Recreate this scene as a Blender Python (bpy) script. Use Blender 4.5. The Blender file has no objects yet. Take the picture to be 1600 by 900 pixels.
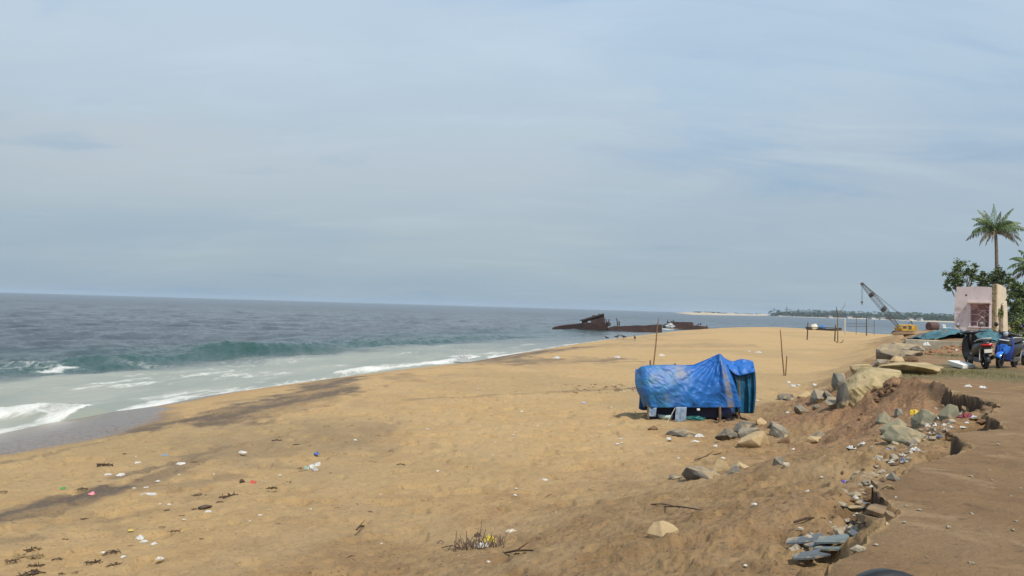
import bpy, bmesh, math, random
import numpy as np
from mathutils import Vector, Matrix
random.seed(7)
rng = np.random.default_rng(11)
scene = bpy.context.scene
COL = scene.collection

# ------------------------------------------------------------------ camera
FPX = 1331.0                       # focal length in pixels of the 1600 px wide photograph
CAMZ = 4.0
cam_d = bpy.data.cameras.new('camera')
cam_d.sensor_width = 36.0
cam_d.lens = 36.0 * FPX / 1600.0
cam_d.clip_start = 0.05
cam_d.clip_end = 60000
cam = bpy.data.objects.new('camera', cam_d)
COL.objects.link(cam)
PITCH, ROLL = math.radians(1.26), math.radians(1.666)
CAMR = Matrix.Rotation(math.pi / 2 + PITCH, 3, 'X') @ Matrix.Rotation(ROLL, 3, 'Z')
cam.matrix_world = Matrix.Translation((0, 0, CAMZ)) @ CAMR.to_4x4()
scene.camera = cam
RM = np.array(CAMR)

# ------------------------------------------------------------------ light and exposure
SUN = Vector((0.30, -0.52, 0.82)).normalized()
SUN_EL = math.asin(SUN.z)
SUN_ROT = math.atan2(SUN.x, SUN.y)
sd = bpy.data.lights.new('sun', 'SUN')
sd.energy = 4.1
sd.angle = math.radians(0.6)
sd.color = (1.0, 0.95, 0.86)
so = bpy.data.objects.new('sun', sd)
so.rotation_euler = (-SUN).to_track_quat('-Z', 'Y').to_euler()
COL.objects.link(so)
scene.view_settings.view_transform = 'Standard'
scene.view_settings.look = 'None'
scene.view_settings.exposure = 0.0
scene.view_settings.gamma = 1.0
scene.view_settings.use_curve_mapping = False
scene.cycles.use_denoising = True
scene.cycles.max_bounces = 6
scene.cycles.volume_bounces = 1
scene.cycles.transparent_max_bounces = 8
scene.cycles.caustics_reflective = False
scene.cycles.caustics_refractive = False

world = bpy.data.worlds.new('World')
scene.world = world
world.use_nodes = True
nt = world.node_tree
for n in list(nt.nodes):
    nt.nodes.remove(n)
def wn(t, **kw):
    n = nt.nodes.new(t)
    for k, v in kw.items():
        setattr(n, k, v)
    return n
w_out = wn('ShaderNodeOutputWorld')
w_bg = wn('ShaderNodeBackground')
w_bg.inputs['Strength'].default_value = 0.1
w_sky = wn('ShaderNodeTexSky', sky_type='NISHITA')
w_sky.sun_disc = False
w_sky.sun_elevation = SUN_EL
w_sky.sun_rotation = SUN_ROT
w_sky.air_density = 1.0
w_sky.dust_density = 2.5
w_tc = wn('ShaderNodeTexCoord')
w_sep = wn('ShaderNodeSeparateXYZ')
nt.links.new(w_tc.outputs['Generated'], w_sep.inputs[0])
# high thin overcast: its own colour by elevation, broken by stretched cloud noise
w_ramp = wn('ShaderNodeValToRGB')
SKYK = 11.3
stops = [(0.0, (.295, .395, .485)), (0.03, (.315, .415, .495)), (0.10, (.365, .455, .535)), (0.17, (.395, .49, .58)), (0.26, (.43, .55, .665)), (0.40, (.43, .56, .72)), (0.9, (.40, .52, .70))]
el = w_ramp.color_ramp.elements
while len(el) < len(stops):
    el.new(0.5)
for e, (p, c) in zip(el, stops):
    e.position = p
    e.color = (*c, 1)
nt.links.new(w_sep.outputs['Z'], w_ramp.inputs[0])
w_add = wn('ShaderNodeMath', operation='ADD'); w_add.inputs[1].default_value = 0.16
nt.links.new(w_sep.outputs['Z'], w_add.inputs[0])
w_dx = wn('ShaderNodeMath', operation='DIVIDE'); w_dy = wn('ShaderNodeMath', operation='DIVIDE')
nt.links.new(w_sep.outputs['X'], w_dx.inputs[0]); nt.links.new(w_add.outputs[0], w_dx.inputs[1])
nt.links.new(w_sep.outputs['Y'], w_dy.inputs[0]); nt.links.new(w_add.outputs[0], w_dy.inputs[1])
w_cmb = wn('ShaderNodeCombineXYZ')
nt.links.new(w_dx.outputs[0], w_cmb.inputs[0]); nt.links.new(w_dy.outputs[0], w_cmb.inputs[1])
def cloudnoise(scale, sx, sy, detail, rough, dist=0.0, off=(0, 0, 0)):
    m = wn('ShaderNodeMapping'); m.inputs['Scale'].default_value = (sx, sy, 1); m.inputs['Location'].default_value = off
    nt.links.new(w_cmb.outputs[0], m.inputs[0])
    n = wn('ShaderNodeTexNoise'); n.inputs['Scale'].default_value = scale; n.inputs['Detail'].default_value = detail
    n.inputs['Roughness'].default_value = rough; n.inputs['Distortion'].default_value = dist
    nt.links.new(m.outputs[0], n.inputs['Vector'])
    return n
def wmap(src, a, b, c, d):
    n = wn('ShaderNodeMapRange'); n.interpolation_type = 'SMOOTHSTEP'
    for i, v in zip((1, 2, 3, 4), (a, b, c, d)):
        n.inputs[i].default_value = v
    nt.links.new(src, n.inputs[0])
    return n.outputs[0]
n1 = cloudnoise(0.55, 0.8, 1.3, 4, .5, .3, (3.1, 1.7, 0))      # wide bright and dull fields
n2 = cloudnoise(1.3, 0.75, 1.7, 8, .62, .6, (7.3, 2.2, 0))     # streaks
n3 = cloudnoise(1.15, 0.7, 1.6, 8, .6, .9, (1.3, 9.2, 0))     # thin blue gaps
def wmix(fac, a, b, blend='MIX'):
    m = wn('ShaderNodeMix', data_type='RGBA', blend_type=blend)
    if isinstance(fac, float): m.inputs[0].default_value = fac
    else: nt.links.new(fac, m.inputs[0])
    for s, v in ((6, a), (7, b)):
        if isinstance(v, tuple): m.inputs[s].default_value = (*v, 1)
        else: nt.links.new(v, m.inputs[s])
    return m.outputs[2]
c = wmix(wmap(n1.outputs[0], .35, .65, 0, 1), w_ramp.outputs[0], (1.13, 1.075, 1.025), 'MULTIPLY')
c = wmix(wmap(n2.outputs[0], .48, .72, 0, 1.), c, (1.065, 1.06, 1.05), 'MULTIPLY')
c = wmix(wmap(n3.outputs[0], .55, .72, 0, .8), c, (.80, .88, .965), 'MULTIPLY')
RM_ = np.array(CAMR)
def sky_patch(c, az, el_, sx, sy, tint, amount):
    # one cloud bank or gap at its own azimuth and elevation, its edge torn by the streak noise
    d = np.array([math.sin(az) * math.cos(el_), math.cos(az) * math.cos(el_), math.sin(el_)]); q = d[:2] / (d[2] + .16)
    m = wn('ShaderNodeMapping', vector_type='TEXTURE'); m.inputs['Location'].default_value = (q[0], q[1], 0); m.inputs['Rotation'].default_value = (0, 0, -az); m.inputs['Scale'].default_value = (sx, sy, 1)
    nt.links.new(w_cmb.outputs[0], m.inputs[0])
    l = wn('ShaderNodeVectorMath', operation='LENGTH'); nt.links.new(m.outputs[0], l.inputs[0])
    a = wn('ShaderNodeMath', operation='MULTIPLY_ADD'); nt.links.new(n2.outputs[0], a.inputs[0]); a.inputs[1].default_value = 4.0; nt.links.new(l.outputs['Value'], a.inputs[2])
    return wmix(wmap(a.outputs[0], 1.7, 3.3, amount, 0), c, tint, 'MULTIPLY')
R0 = math.radians
c = sky_patch(c, R0(-30), R0(8.0), .9, .8, (1.12, 1.05, .985), 1.0)
c = sky_patch(c, R0(13.5), R0(11.5), .36, .55, (.84, .92, 1.0), 1.0)
c = sky_patch(c, R0(17.5), R0(9.3), .34, .45, (.88, .94, .99), 1.0)
c = sky_patch(c, R0(28), R0(10.5), .6, .5, (.88, .93, .99), 1.0)
c = sky_patch(c, R0(-22), R0(5.2), 1.0, .8, (.92, .96, .985), .9)
c = wmix(1.0, c, (SKYK, SKYK, SKYK), 'MULTIPLY')
c = wmix(0.90, w_sky.outputs[0], c)
nt.links.new(c, w_bg.inputs['Color'])
nt.links.new(w_bg.outputs[0], w_out.inputs[0])

# ------------------------------------------------------------------ numeric helpers
def hash2(ix, iy, seed):
    h = (ix.astype(np.int64) * 374761393 + iy.astype(np.int64) * 668265263 + seed * 974634777) & 0xFFFFFFFF
    h = ((h ^ (h >> 13)) * 1274126177) & 0xFFFFFFFF
    h = h ^ (h >> 16)
    return (h & 0xFFFFFF) / float(0xFFFFFF)
def vnoise(x, y, seed=0):
    xi = np.floor(x); yi = np.floor(y)
    fx = x - xi; fy = y - yi
    u = fx * fx * fx * (fx * (fx * 6 - 15) + 10); v = fy * fy * fy * (fy * (fy * 6 - 15) + 10)
    a = hash2(xi, yi, seed); b = hash2(xi + 1, yi, seed); c_ = hash2(xi, yi + 1, seed); d = hash2(xi + 1, yi + 1, seed)
    return (a * (1 - u) + b * u) * (1 - v) + (c_ * (1 - u) + d * u) * v
def fbm(x, y, oct=4, seed=0, gain=.5, lac=2.03):
    x = np.asarray(x, float); y = np.asarray(y, float)
    s = np.zeros_like(x); a = 1.0; t = 0.0
    for o in range(oct):
        s += a * (vnoise(x + 17.3 * o, y - 9.1 * o, seed + o * 31) - .5); t += a
        a *= gain; x = x * lac; y = y * lac
    return s / t * 2            # about -1..1
def sstep(a, b, x):
    t = np.clip((x - a) / (b - a), 0, 1)
    return t * t * (3 - 2 * t)
def polydist(x, y, pts, closed=False):
    best = np.full(np.shape(x), 1e18)
    n = len(pts)
    for i in range(n if closed else n - 1):
        ax, ay = pts[i]; bx, by = pts[(i + 1) % n]
        dx, dy = bx - ax, by - ay
        L = dx * dx + dy * dy + 1e-12
        t = np.clip(((x - ax) * dx + (y - ay) * dy) / L, 0, 1)
        best = np.minimum(best, (x - ax - t * dx) ** 2 + (y - ay - t * dy) ** 2)
    return np.sqrt(best)
def inside(x, y, pts):
    r = np.zeros(np.shape(x), bool)
    n = len(pts)
    for i in range(n):
        ax, ay = pts[i]; bx, by = pts[(i + 1) % n]
        if ay == by: continue
        c_ = (ay > y) != (by > y)
        r ^= c_ & (x < (bx - ax) * (y - ay) / (by - ay) + ax)
    return r
def ray(px, py):
    return RM @ np.array([(px - 800) / FPX, (450 - py) / FPX, -1.0])
def plane_hit(px, py, z):
    d = ray(px, py)
    t = (z - CAMZ) / d[2]
    return d[0] * t, d[1] * t
def P(px, py, depth):
    d = ray(px, py)
    t = depth / d[1]
    return Vector((d[0] * t, depth, CAMZ + d[2] * t))

# ------------------------------------------------------------------ terrain shape
shore_px = [(140, 649), (250, 634), (330, 618), (450, 601), (540, 589), (620, 579), (700, 571), (760, 561), (800, 554), (850, 546), (880, 541), (960, 530), (1030, 521.5), (1090, 517)]
SHORE = [(-400, -900), (-70, -120), (-26, -20), (-17.5, 10), (-14.6, 20)] + [plane_hit(a, b, 0.0) for a, b in shore_px]
SHORE += [(54, 205), (63, 203), (72, 185), (75, 168), (72, 150), (76, 147), (86, 160), (100, 185), (125, 205), (200, 240), (420, 300), (1500, 480), (6000, 900)]
LANDPOLY = SHORE + [(9000, -3000), (-400, -3000)]
edge_px = [(1262, 915), (1285, 893), (1312, 872), (1345, 848), (1372, 828), (1392, 812), (1406, 800), (1385, 782), (1364, 766), (1374, 758), (1398, 745), (1424, 729), (1455, 719), (1482, 711), (1505, 704), (1522, 698), (1505, 688), (1487, 678), (1500, 674.5), (1530, 672), (1571, 669), (1556, 657), (1539, 648.5), (1550, 644), (1560, 637), (1564, 631), (1525, 620.5), (1487, 612.5), (1483, 607), (1470, 597), (1440, 592), (1405, 590), (1386, 588)]
PLZ = 2.65
EDGE = [(-80, -120), (-22, -30), (-7, -7), (-1.6, 0.2)] + [plane_hit(a, b, PLZ) for a, b in edge_px] + [(9.6, 22.5), (11.2, 25.5), (13.2, 30), (16.5, 36), (19.0, 41), (22.5, 47), (24.8, 54), (30, 66), (42, 90), (58, 118), (78, 140), (110, 175), (200, 225), (420, 285), (1500, 465), (6000, 880)]
PLATPOLY = EDGE + [(9000, -2500), (-80, -2500)]
PITS = [(1385, 793, .22), (1370, 779, .24), (1358, 770, .2), (1502, 697, .30), (1488, 687, .3), (1551, 667, .3), (1538, 657, .35), (1545, 632, .5), (1515, 624, .5), (1490, 618, .35)]
PITS_W = [(*plane_hit(a, b, PLZ - .1), r) for a, b, r in PITS]
def shore_sd(x, y):
    d = polydist(x, y, SHORE)
    return np.where(inside(x, y, LANDPOLY), d, -d)
def edge_sd(x, y):
    jx = x + .06 * fbm(x * 2.4, y * 2.4, 4, 5, .6) ; jy = y + .06 * fbm(x * 2.4, y * 2.4, 4, 6, .6)
    d = polydist(jx, jy, EDGE)
    return np.where(inside(jx, jy, PLATPOLY), d, -d)
def base_height(x, y, full=False):
    x = np.asarray(x, float); y = np.asarray(y, float)
    s = shore_sd(x, y); r = edge_sd(x, y)
    steep = sstep(60, 110, y)
    top = 1.28 + .12 * fbm(x * .05, y * .05, 2, 3)
    beach = np.where(s < 0, np.maximum(s * .12, -3.5), top * (1 - np.exp(-np.maximum(s, 0) / (6.5 - 1.5 * steep))) )
    beach = beach + .05 * fbm(x * .16, y * .16, 3, 8) * sstep(1, 6, s) + .12 * sstep(14, 30, s) * fbm(x * .03, y * .03, 2, 9)
    # low berm lines along the shore
    beach += .07 * np.exp(-((s - 6.2 - .8 * fbm(y * .09, x * 0 + 1, 2, 10)) / .8) ** 2) * sstep(70, 30, y)
    w = 5.2 + .8 * fbm(x * .2, y * .2, 2, 12) - 2.2 * sstep(13, 17, y) * sstep(60, 30, y)
    out = -r
    drop = .17 + .13 * fbm(x * .8, y * .8, 2, 13) - .10 * sstep(14.5, 16.5, y) * sstep(34, 26, y)
    k = sstep(0, 1, np.clip(out / w, 0, 1)) * .55 + .45 * np.clip(out / w, 0, 1) ** .7
    slope_z = (PLZ - drop) * (1 - k) + beach * k
    # humps of dumped earth on the slope
    bank = sstep(0, .4, out) * sstep(w + 1.5, w * .4, out)
    ledge = sstep(14.5, 17, y) * sstep(30, 24, y)
    slope_z = slope_z + ledge * bank * (.22 * fbm(x * .9 + .4 * y, y * 1.3, 5, 19, .58) - .10 * sstep(.3, 1.2, out) * sstep(3, 1.2, out))
    slope_z = slope_z + bank * (.10 * fbm(x * .55, y * .55, 4, 14) + .025 * fbm(x * 2.3, y * 2.3, 3, 15)) * sstep(4, 8, y)
    lo = np.where(out > w + 1.5, np.maximum(beach, beach), slope_z)
    plat = PLZ + .03 * fbm(x * .35, y * .35, 3, 16) * sstep(0, 1, r) - .35 * sstep(30, 70, y)
    ramp = .05 + .55 * np.clip(fbm(x * 1.6, y * 1.6, 4, 23) + .15, 0, 1) ** 1.2
    z = np.where(r >= 0, plat, np.where(out < ramp, lo + (plat - lo) * (1 - out / ramp) ** 1.3, np.minimum(lo, plat + 3)))
    for (cx, cy, rad) in PITS_W:
        q = np.exp(-(((x - cx) ** 2 + (y - cy) ** 2) / rad ** 2) ** 1.5)
        z = z - np.where(r < 0, (.5 if cy < 12.5 else .3) * q * sstep(0, .05, out) * (1 + .5 * fbm(x * 3, y * 3, 3, 24)), 0)
    z = z + .42 * np.exp(-(((x - 8.5) / .75) ** 2 + ((y - 18.3) / 1.0) ** 2)) * (r < 0) * sstep(0, .5, out)
    # rubble mound at the ruined house
    z = z + .55 * np.exp(-(((x - 20.6) / 2.3) ** 2 + ((y - 39) / 2.6) ** 2)) + .35 * np.exp(-(((x - 23.8) / 1.4) ** 2 + ((y - 43) / 2) ** 2))
    # far sand mound beyond the crane
    z = z + 1.0 * np.exp(-(((x - 78) / 9) ** 2 + ((y - 140) / 10) ** 2))
    if full:
        return z, s, r
    return z
GT = np.concatenate([np.geomspace(2.5, 40, 170)[:-1], np.geomspace(40, 300, 130)])
def ground(px, py):
    d = ray(px, py)
    ts = GT
    X, Y, Z = d[0] * ts, d[1] * ts, CAMZ + d[2] * ts
    h = base_height(X, Y)
    below = np.where(Z <= h)[0]
    i = below[0] if len(below) else len(ts) - 1
    if i > 0 and len(below):
        a, b = ts[i - 1], ts[i]
        q = np.linspace(a, b, 25); hq = base_height(d[0] * q, d[1] * q) - (CAMZ + d[2] * q)
        j = int(np.argmax(hq >= 0)); j = max(j, 1)
        t = q[j - 1] + (q[j] - q[j - 1]) * float(np.clip(-hq[j - 1] / (hq[j] - hq[j - 1] + 1e-9), 0, 1))
    else:
        t = ts[i]
    x, y = d[0] * t, d[1] * t
    return Vector((x, y, float(base_height(np.array([x]), np.array([y]))[0])))
def hz(x, y):
    return float(base_height(np.array([x]), np.array([y]))[0])

# ------------------------------------------------------------------ materials
MATS = {}
def newmat(name):
    m = bpy.data.materials.new(name)
    m.use_nodes = True
    return m, m.node_tree, m.node_tree.nodes['Principled BSDF']
class NT:
    def __init__(s, tree): s.t = tree
    def n(s, typ, **kw):
        n = s.t.nodes.new(typ)
        for k, v in kw.items(): setattr(n, k, v)
        return n
    def l(s, a, b): s.t.links.new(a, b)
    def noise(s, scale, detail=4, rough=.55, vec=None, dist=0):
        n = s.n('ShaderNodeTexNoise')
        n.inputs['Scale'].default_value = scale; n.inputs['Detail'].default_value = detail
        n.inputs['Roughness'].default_value = rough; n.inputs['Distortion'].default_value = dist
        if vec is not None: s.l(vec, n.inputs['Vector'])
        return n.outputs['Fac']
    def rng(s, v, a, b, c=0., d=1., smooth=True):
        n = s.n('ShaderNodeMapRange')
        if smooth: n.interpolation_type = 'SMOOTHSTEP'
        for i, q in zip((1, 2, 3, 4), (a, b, c, d)): n.inputs[i].default_value = q
        s.l(v, n.inputs[0]); return n.outputs[0]
    def math(s, op, a, b=None):
        n = s.n('ShaderNodeMath', operation=op)
        for i, v in enumerate((a, b)):
            if v is None: continue
            if isinstance(v, (int, float)): n.inputs[i].default_value = v
            else: s.l(v, n.inputs[i])
        return n.outputs[0]
    def mix(s, f, a, b, blend='MIX'):
        n = s.n('ShaderNodeMix', data_type='RGBA', blend_type=blend)
        if isinstance(f, (int, float)): n.inputs[0].default_value = f
        else: s.l(f, n.inputs[0])
        for k, v in ((6, a), (7, b)):
            if isinstance(v, tuple): n.inputs[k].default_value = (*v, 1)
            else: s.l(v, n.inputs[k])
        return n.outputs[2]
    def bump(s, h, strength, dist, normal=None):
        n = s.n('ShaderNodeBump'); n.inputs['Strength'].default_value = strength; n.inputs['Distance'].default_value = dist
        s.l(h, n.inputs['Height'])
        if normal is not None: s.l(normal, n.inputs['Normal'])
        return n.outputs[0]
def mat(name, c1, c2=None, scale=6., rough=.8, metal=0., bump=0., bscale=30., lo=.35, hi=.65, c3=None, s3=2., l3=.55, h3=.7, coat=0., sheen=0.):
    """a surface with its own two (or three) colours broken by noise in object space"""
    if name in MATS: return MATS[name]
    m, t, b = newmat(name); N = NT(t)
    tc = N.n('ShaderNodeTexCoord'); v = tc.outputs['Object']
    c2 = c2 or tuple(x * .72 for x in c1)
    col = N.mix(N.rng(N.noise(scale, 6, .6, v), lo, hi), c1, c2)
    if c3: col = N.mix(N.rng(N.noise(s3, 5, .65, v, .5), l3, h3), col, c3)
    N.l(col, b.inputs['Base Color'])
    b.inputs['Roughness'].default_value = rough; b.inputs['Metallic'].default_value = metal
    if coat: b.inputs['Coat Weight'].default_value = coat; b.inputs['Coat Roughness'].default_value = .08
    if bump: N.l(N.bump(N.noise(bscale, 6, .65, v), .8, bump), b.inputs['Normal'])
    MATS[name] = m
    return m

# ------------------------------------------------------------------ mesh builder
class MB:
    def __init__(s): s.v = []; s.f = []
    def add(s, vs, fs):
        k = len(s.v); s.v += [tuple(p) for p in vs]; s.f += [tuple(i + k for i in f) for f in fs]; return s
    def box(s, lo, hi, M=None, jit=0.):
        (a, b, c_), (d, e, g) = lo, hi
        vs = [Vector(p) for p in ((a, b, c_), (d, b, c_), (d, e, c_), (a, e, c_), (a, b, g), (d, b, g), (d, e, g), (a, e, g))]
        if jit: vs = [p + Vector([random.uniform(-jit, jit) for _ in range(3)]) for p in vs]
        if M is not None: vs = [M @ p for p in vs]
        return s.add(vs, [(3, 2, 1, 0), (4, 5, 6, 7), (0, 1, 5, 4), (1, 2, 6, 5), (2, 3, 7, 6), (3, 0, 4, 7)])
    def tube(s, pts, rad, n=8, cap=True, flat=1.):
        pts = [Vector(p) for p in pts]
        rad = rad if isinstance(rad, (list, tuple)) else [rad] * len(pts)
        vs = []; fs = []
        up = None
        for i, p in enumerate(pts):
            d = (pts[min(i + 1, len(pts) - 1)] - pts[max(i - 1, 0)]).normalized()
            if up is None: up = Vector((0, 0, 1)) if abs(d.z) < .9 else Vector((1, 0, 0))
            a = d.cross(up).normalized(); b = a.cross(d).normalized(); up = b
            for k in range(n):
                t = 2 * math.pi * k / n
                vs.append(p + (a * math.cos(t) + b * math.sin(t) * flat) * rad[i])
        for i in range(len(pts) - 1):
            for k in range(n):
                fs.append((i * n + k, i * n + (k + 1) % n, (i + 1) * n + (k + 1) % n, (i + 1) * n + k))
        if cap:
            fs.append(tuple(reversed(range(n)))); fs.append(tuple(range((len(pts) - 1) * n, len(pts) * n)))
        return s.add(vs, fs)
    def loft(s, rings, cap=True, closed=True):
        n = len(rings[0]); vs = [p for r in rings for p in r]; fs = []
        for i in range(len(rings) - 1):
            for k in range(n if closed else n - 1):
                fs.append((i * n + k, i * n + (k + 1) % n, (i + 1) * n + (k + 1) % n, (i + 1) * n + k))
        if cap and closed:
            fs.append(tuple(reversed(range(n)))); fs.append(tuple(range((len(rings) - 1) * n, len(rings) * n)))
        return s.add(vs, fs)
    def lathe(s, prof, M, n=24, cap=False):
        """profile (r, h) round local Z, placed by matrix M"""
        rings = [[M @ Vector((r * math.cos(2 * math.pi * k / n), r * math.sin(2 * math.pi * k / n), h)) for k in range(n)] for r, h in prof]
        return s.loft(rings, cap)
    def prism(s, outline, off):
        off = Vector(off); n = len(outline)
        a = [Vector(p) for p in outline]; b = [p + off for p in a]
        return s.add(a + b, [tuple(range(n)), tuple(reversed(range(n, 2 * n)))] + [(i, i + n, (i + 1) % n + n, (i + 1) % n) for i in range(n)])
    def grid(s, fn, nu, nv):
        vs = [fn(i / nu, j / nv) for j in range(nv + 1) for i in range(nu + 1)]
        fs = [(j * (nu + 1) + i, j * (nu + 1) + i + 1, (j + 1) * (nu + 1) + i + 1, (j + 1) * (nu + 1) + i) for j in range(nv) for i in range(nu)]
        return s.add(vs, fs)
    def build(s, name, material, parent=None, smooth=False, loc=None, bevel=0, subsurf=0, solid=0, recalc=True):
        me = bpy.data.meshes.new(name)
        vs = s.v
        if loc is not None and parent is None: vs = [(p[0] - loc[0], p[1] - loc[1], p[2] - loc[2]) for p in vs]
        me.from_pydata(vs, [], s.f)
        if recalc:
            bm = bmesh.new(); bm.from_mesh(me); bmesh.ops.recalc_face_normals(bm, faces=bm.faces); bm.to_mesh(me); bm.free()
        me.materials.append(material)
        if smooth: me.polygons.foreach_set('use_smooth', [True] * len(me.polygons))
        o = bpy.data.objects.new(name, me); COL.objects.link(o)
        if parent is not None: o.parent = parent
        elif loc is not None: o.location = loc
        if solid: md = o.modifiers.new('solid', 'SOLIDIFY'); md.thickness = solid; md.offset = 0
        if bevel: md = o.modifiers.new('bevel', 'BEVEL'); md.width = bevel; md.segments = 2; md.limit_method = 'ANGLE'
        if subsurf: md = o.modifiers.new('sub', 'SUBSURF'); md.levels = subsurf; md.render_levels = subsurf
        return o
def tag(o, label=None, cat=None, group=None, kind=None):
    if label: o['label'] = label
    if cat: o['category'] = cat
    if group: o['group'] = group
    if kind: o['kind'] = kind
    return o
def empty(name, loc, rz=0., label=None, cat=None, group=None):
    o = bpy.data.objects.new(name, None); COL.objects.link(o)
    o.location = loc; o.rotation_euler = (0, 0, rz); o.empty_display_size = .2
    return tag(o, label, cat, group)
def copy_tree(o, parent=None):
    c_ = o.copy(); COL.objects.link(c_)
    if parent is not None: c_.parent = parent
    for ch in [q for q in bpy.data.objects if q.parent == o]: copy_tree(ch, c_)
    return c_
def npmesh(name, V, F, material, attrs=None, smooth=True):
    me = bpy.data.meshes.new(name)
    me.vertices.add(len(V)); me.vertices.foreach_set('co', V.astype(np.float32).ravel())
    me.loops.add(F.size); me.loops.foreach_set('vertex_index', F.astype(np.int32).ravel())
    me.polygons.add(len(F)); me.polygons.foreach_set('loop_start', np.arange(0, F.size, F.shape[1], dtype=np.int32))
    me.polygons.foreach_set('loop_total', np.full(len(F), F.shape[1], np.int32))
    if smooth: me.polygons.foreach_set('use_smooth', np.ones(len(F), bool))
    for k, a in (attrs or {}).items():
        at = me.attributes.new(k, 'FLOAT_COLOR', 'POINT'); at.data.foreach_set('color', a.astype(np.float32).ravel())
    me.materials.append(material)
    me.update(calc_edges=True)
    o = bpy.data.objects.new(name, me); COL.objects.link(o)
    return o

# ------------------------------------------------------------------ terrain mesh (one sheet, finer where it is seen close)
def angles():
    fine = np.arange(-37, 41.01, 0.078)
    l = np.linspace(-180, -37, 60)[:-1]; r = np.linspace(41, 180, 58)[1:-1]
    return np.radians(np.concatenate([l, fine, r]))
AZ = angles()
RR = np.concatenate([np.linspace(.25, 3.4, 16)[:-1], 3.4 * np.exp(np.linspace(0, math.log(70 / 3.4), 680))[:-1], 70 * np.exp(np.linspace(0, math.log(260 / 70), 150))[:-1], 260 * np.exp(np.linspace(0, math.log(9000 / 260), 40))])
def streak_mask(x, y, z_of, pts, width, seed, soft=.6):
    w = [z_of(a, b) for a, b in pts]
    w = [(p[0], p[1]) for p in w]
    n = fbm(x * .9, y * .9, 4, seed)
    d = polydist(x + .5 * n * width, y + .9 * n * width, w)
    return sstep(width, width * (1 - soft), d * (1 + .6 * fbm(x * 2.1, y * 1.1, 3, seed + 3)))
def build_terrain():
    A, R = np.meshgrid(AZ, RR)
    X = (R * np.sin(A)).ravel(); Y = (R * np.cos(A)).ravel()
    Z, S, E = base_height(X, Y, True)
    D = R.ravel()
    # attributes -------------------------------------------------------------
    n1 = fbm(X * .35, Y * .35, 4, 40); n2 = fbm(X * 1.6, Y * 1.6, 4, 41); n3 = fbm(X * .12, Y * .12, 3, 42)
    wid = .9 + 3.6 * sstep(31, 25, Y) + .7 * sstep(25, 20, Y) + .5 * fbm(Y * .4, Y * 0, 2, 43)
    wet = sstep(wid + .6, wid - .6, S + .25 * n2 + .3 * n1)
    moist = sstep(5.5, .5, S + 1.2 * n1)
    G = lambda a, b: ground(a, b)
    dark = np.zeros_like(X)
    for pts, w_, st, sd_ in [
        ([(-40, 822), (0, 812), (75, 794), (140, 775), (190, 760)], .62, 1.2, 50),
        ([(140, 775), (190, 760), (260, 738), (330, 712)], .32, .6, 51),
        ([(187, 744), (240, 732), (294, 716), (330, 706)], .22, .7, 52),
        ([(312, 707), (360, 699), (410, 690)], .45, .55, 53),
        ([(330, 655), (400, 640), (460, 626), (505, 606), (528, 592)], 1.7, 1.0, 54),
        ([(385, 650), (470, 632)], 1.1, .5, 55),
        ([(740, 566), (800, 556), (850, 549), (880, 545)], 3.4, 1.0, 56),
        ([(820, 566), (880, 562), (930, 563)], 3.4, .75, 57),
        ([(560, 668), (590, 686), (560, 700)], 1.2, .42, 58),
        ([(480, 690), (540, 680)], 1.0, .36, 59),
        ([(20, 845), (60, 838)], .35, .5, 60), ([(150, 815), (220, 798)], .3, .35, 61), ([(270, 760), (330, 748), (370, 745)], .4, .4, 62),
        ([(0, 722), (90, 705), (180, 684), (232, 664)], .16, .55, 63),
        ([(640, 625), (760, 618), (880, 612), (1000, 606)], .35, .4, 64),
        ([(960, 540), (1060, 541), (1140, 538)], 4.0, .35, 65)]:
        dark = np.maximum(dark, st * streak_mask(X, Y, G, pts, w_, sd_))
    dark *= .48 + .52 * sstep(-.32, .22, fbm(X * 1.1 - Y * .3, Y * .45, 5, 160, .6))
    dark = np.maximum(dark, .34 * streak_mask(X, Y, G, [(190, 800), (330, 742), (450, 692), (560, 664)], 2.6, 161, .9) * sstep(-.4, .4, n2 + .7 * n1))
    # scattered dark mineral wisps along the upper beach
    wis = sstep(.12, .5, fbm(X * .5 + Y * .12, Y * .22, 4, 66)) * sstep(14, 5, S) * sstep(2.5, 4.5, S) * .45
    dark = np.clip(np.maximum(dark, wis), 0, 1) * sstep(.2, .6, .75 + .5 * n2)
    out = -E
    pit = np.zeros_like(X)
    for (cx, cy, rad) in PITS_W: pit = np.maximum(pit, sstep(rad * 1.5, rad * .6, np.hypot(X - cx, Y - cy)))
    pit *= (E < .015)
    dirt = sstep(8.0, 3.2, (out + 1.9 * n1 + 1.1 * n2) * (1 + 1.6 * sstep(18, 34, Y))) * (E < 0)
    road = sstep(-.02, .05, E)
    red = sstep(.0, .5, fbm(X * .35, Y * .5, 3, 70) + .55 * sstep(12, 17, Y) * sstep(3.8, 1.2, out)) * sstep(.1, .5, out) * sstep(5, 2.5, out) * (E < 0)
    red = red * (.25 + .75 * sstep(11, 16, Y)) * sstep(34, 24, Y)
    red = np.maximum(red, .7 * sstep(.75, .1, out) * (E < 0) * sstep(12, 15, Y) * sstep(40, 28, Y))
    gp = [ground(a, b) for a, b in ((1392, 585), (1440, 582), (1500, 584), (1550, 589), (1530, 577), (1470, 574), (1425, 575))]
    gd = polydist(X, Y, [(p.x, p.y) for p in gp])
    grass = sstep(2.0, .5, gd + .9 * n1 + .5 * n2) * (out < .25)
    gp2 = ground(1485, 556)
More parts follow.
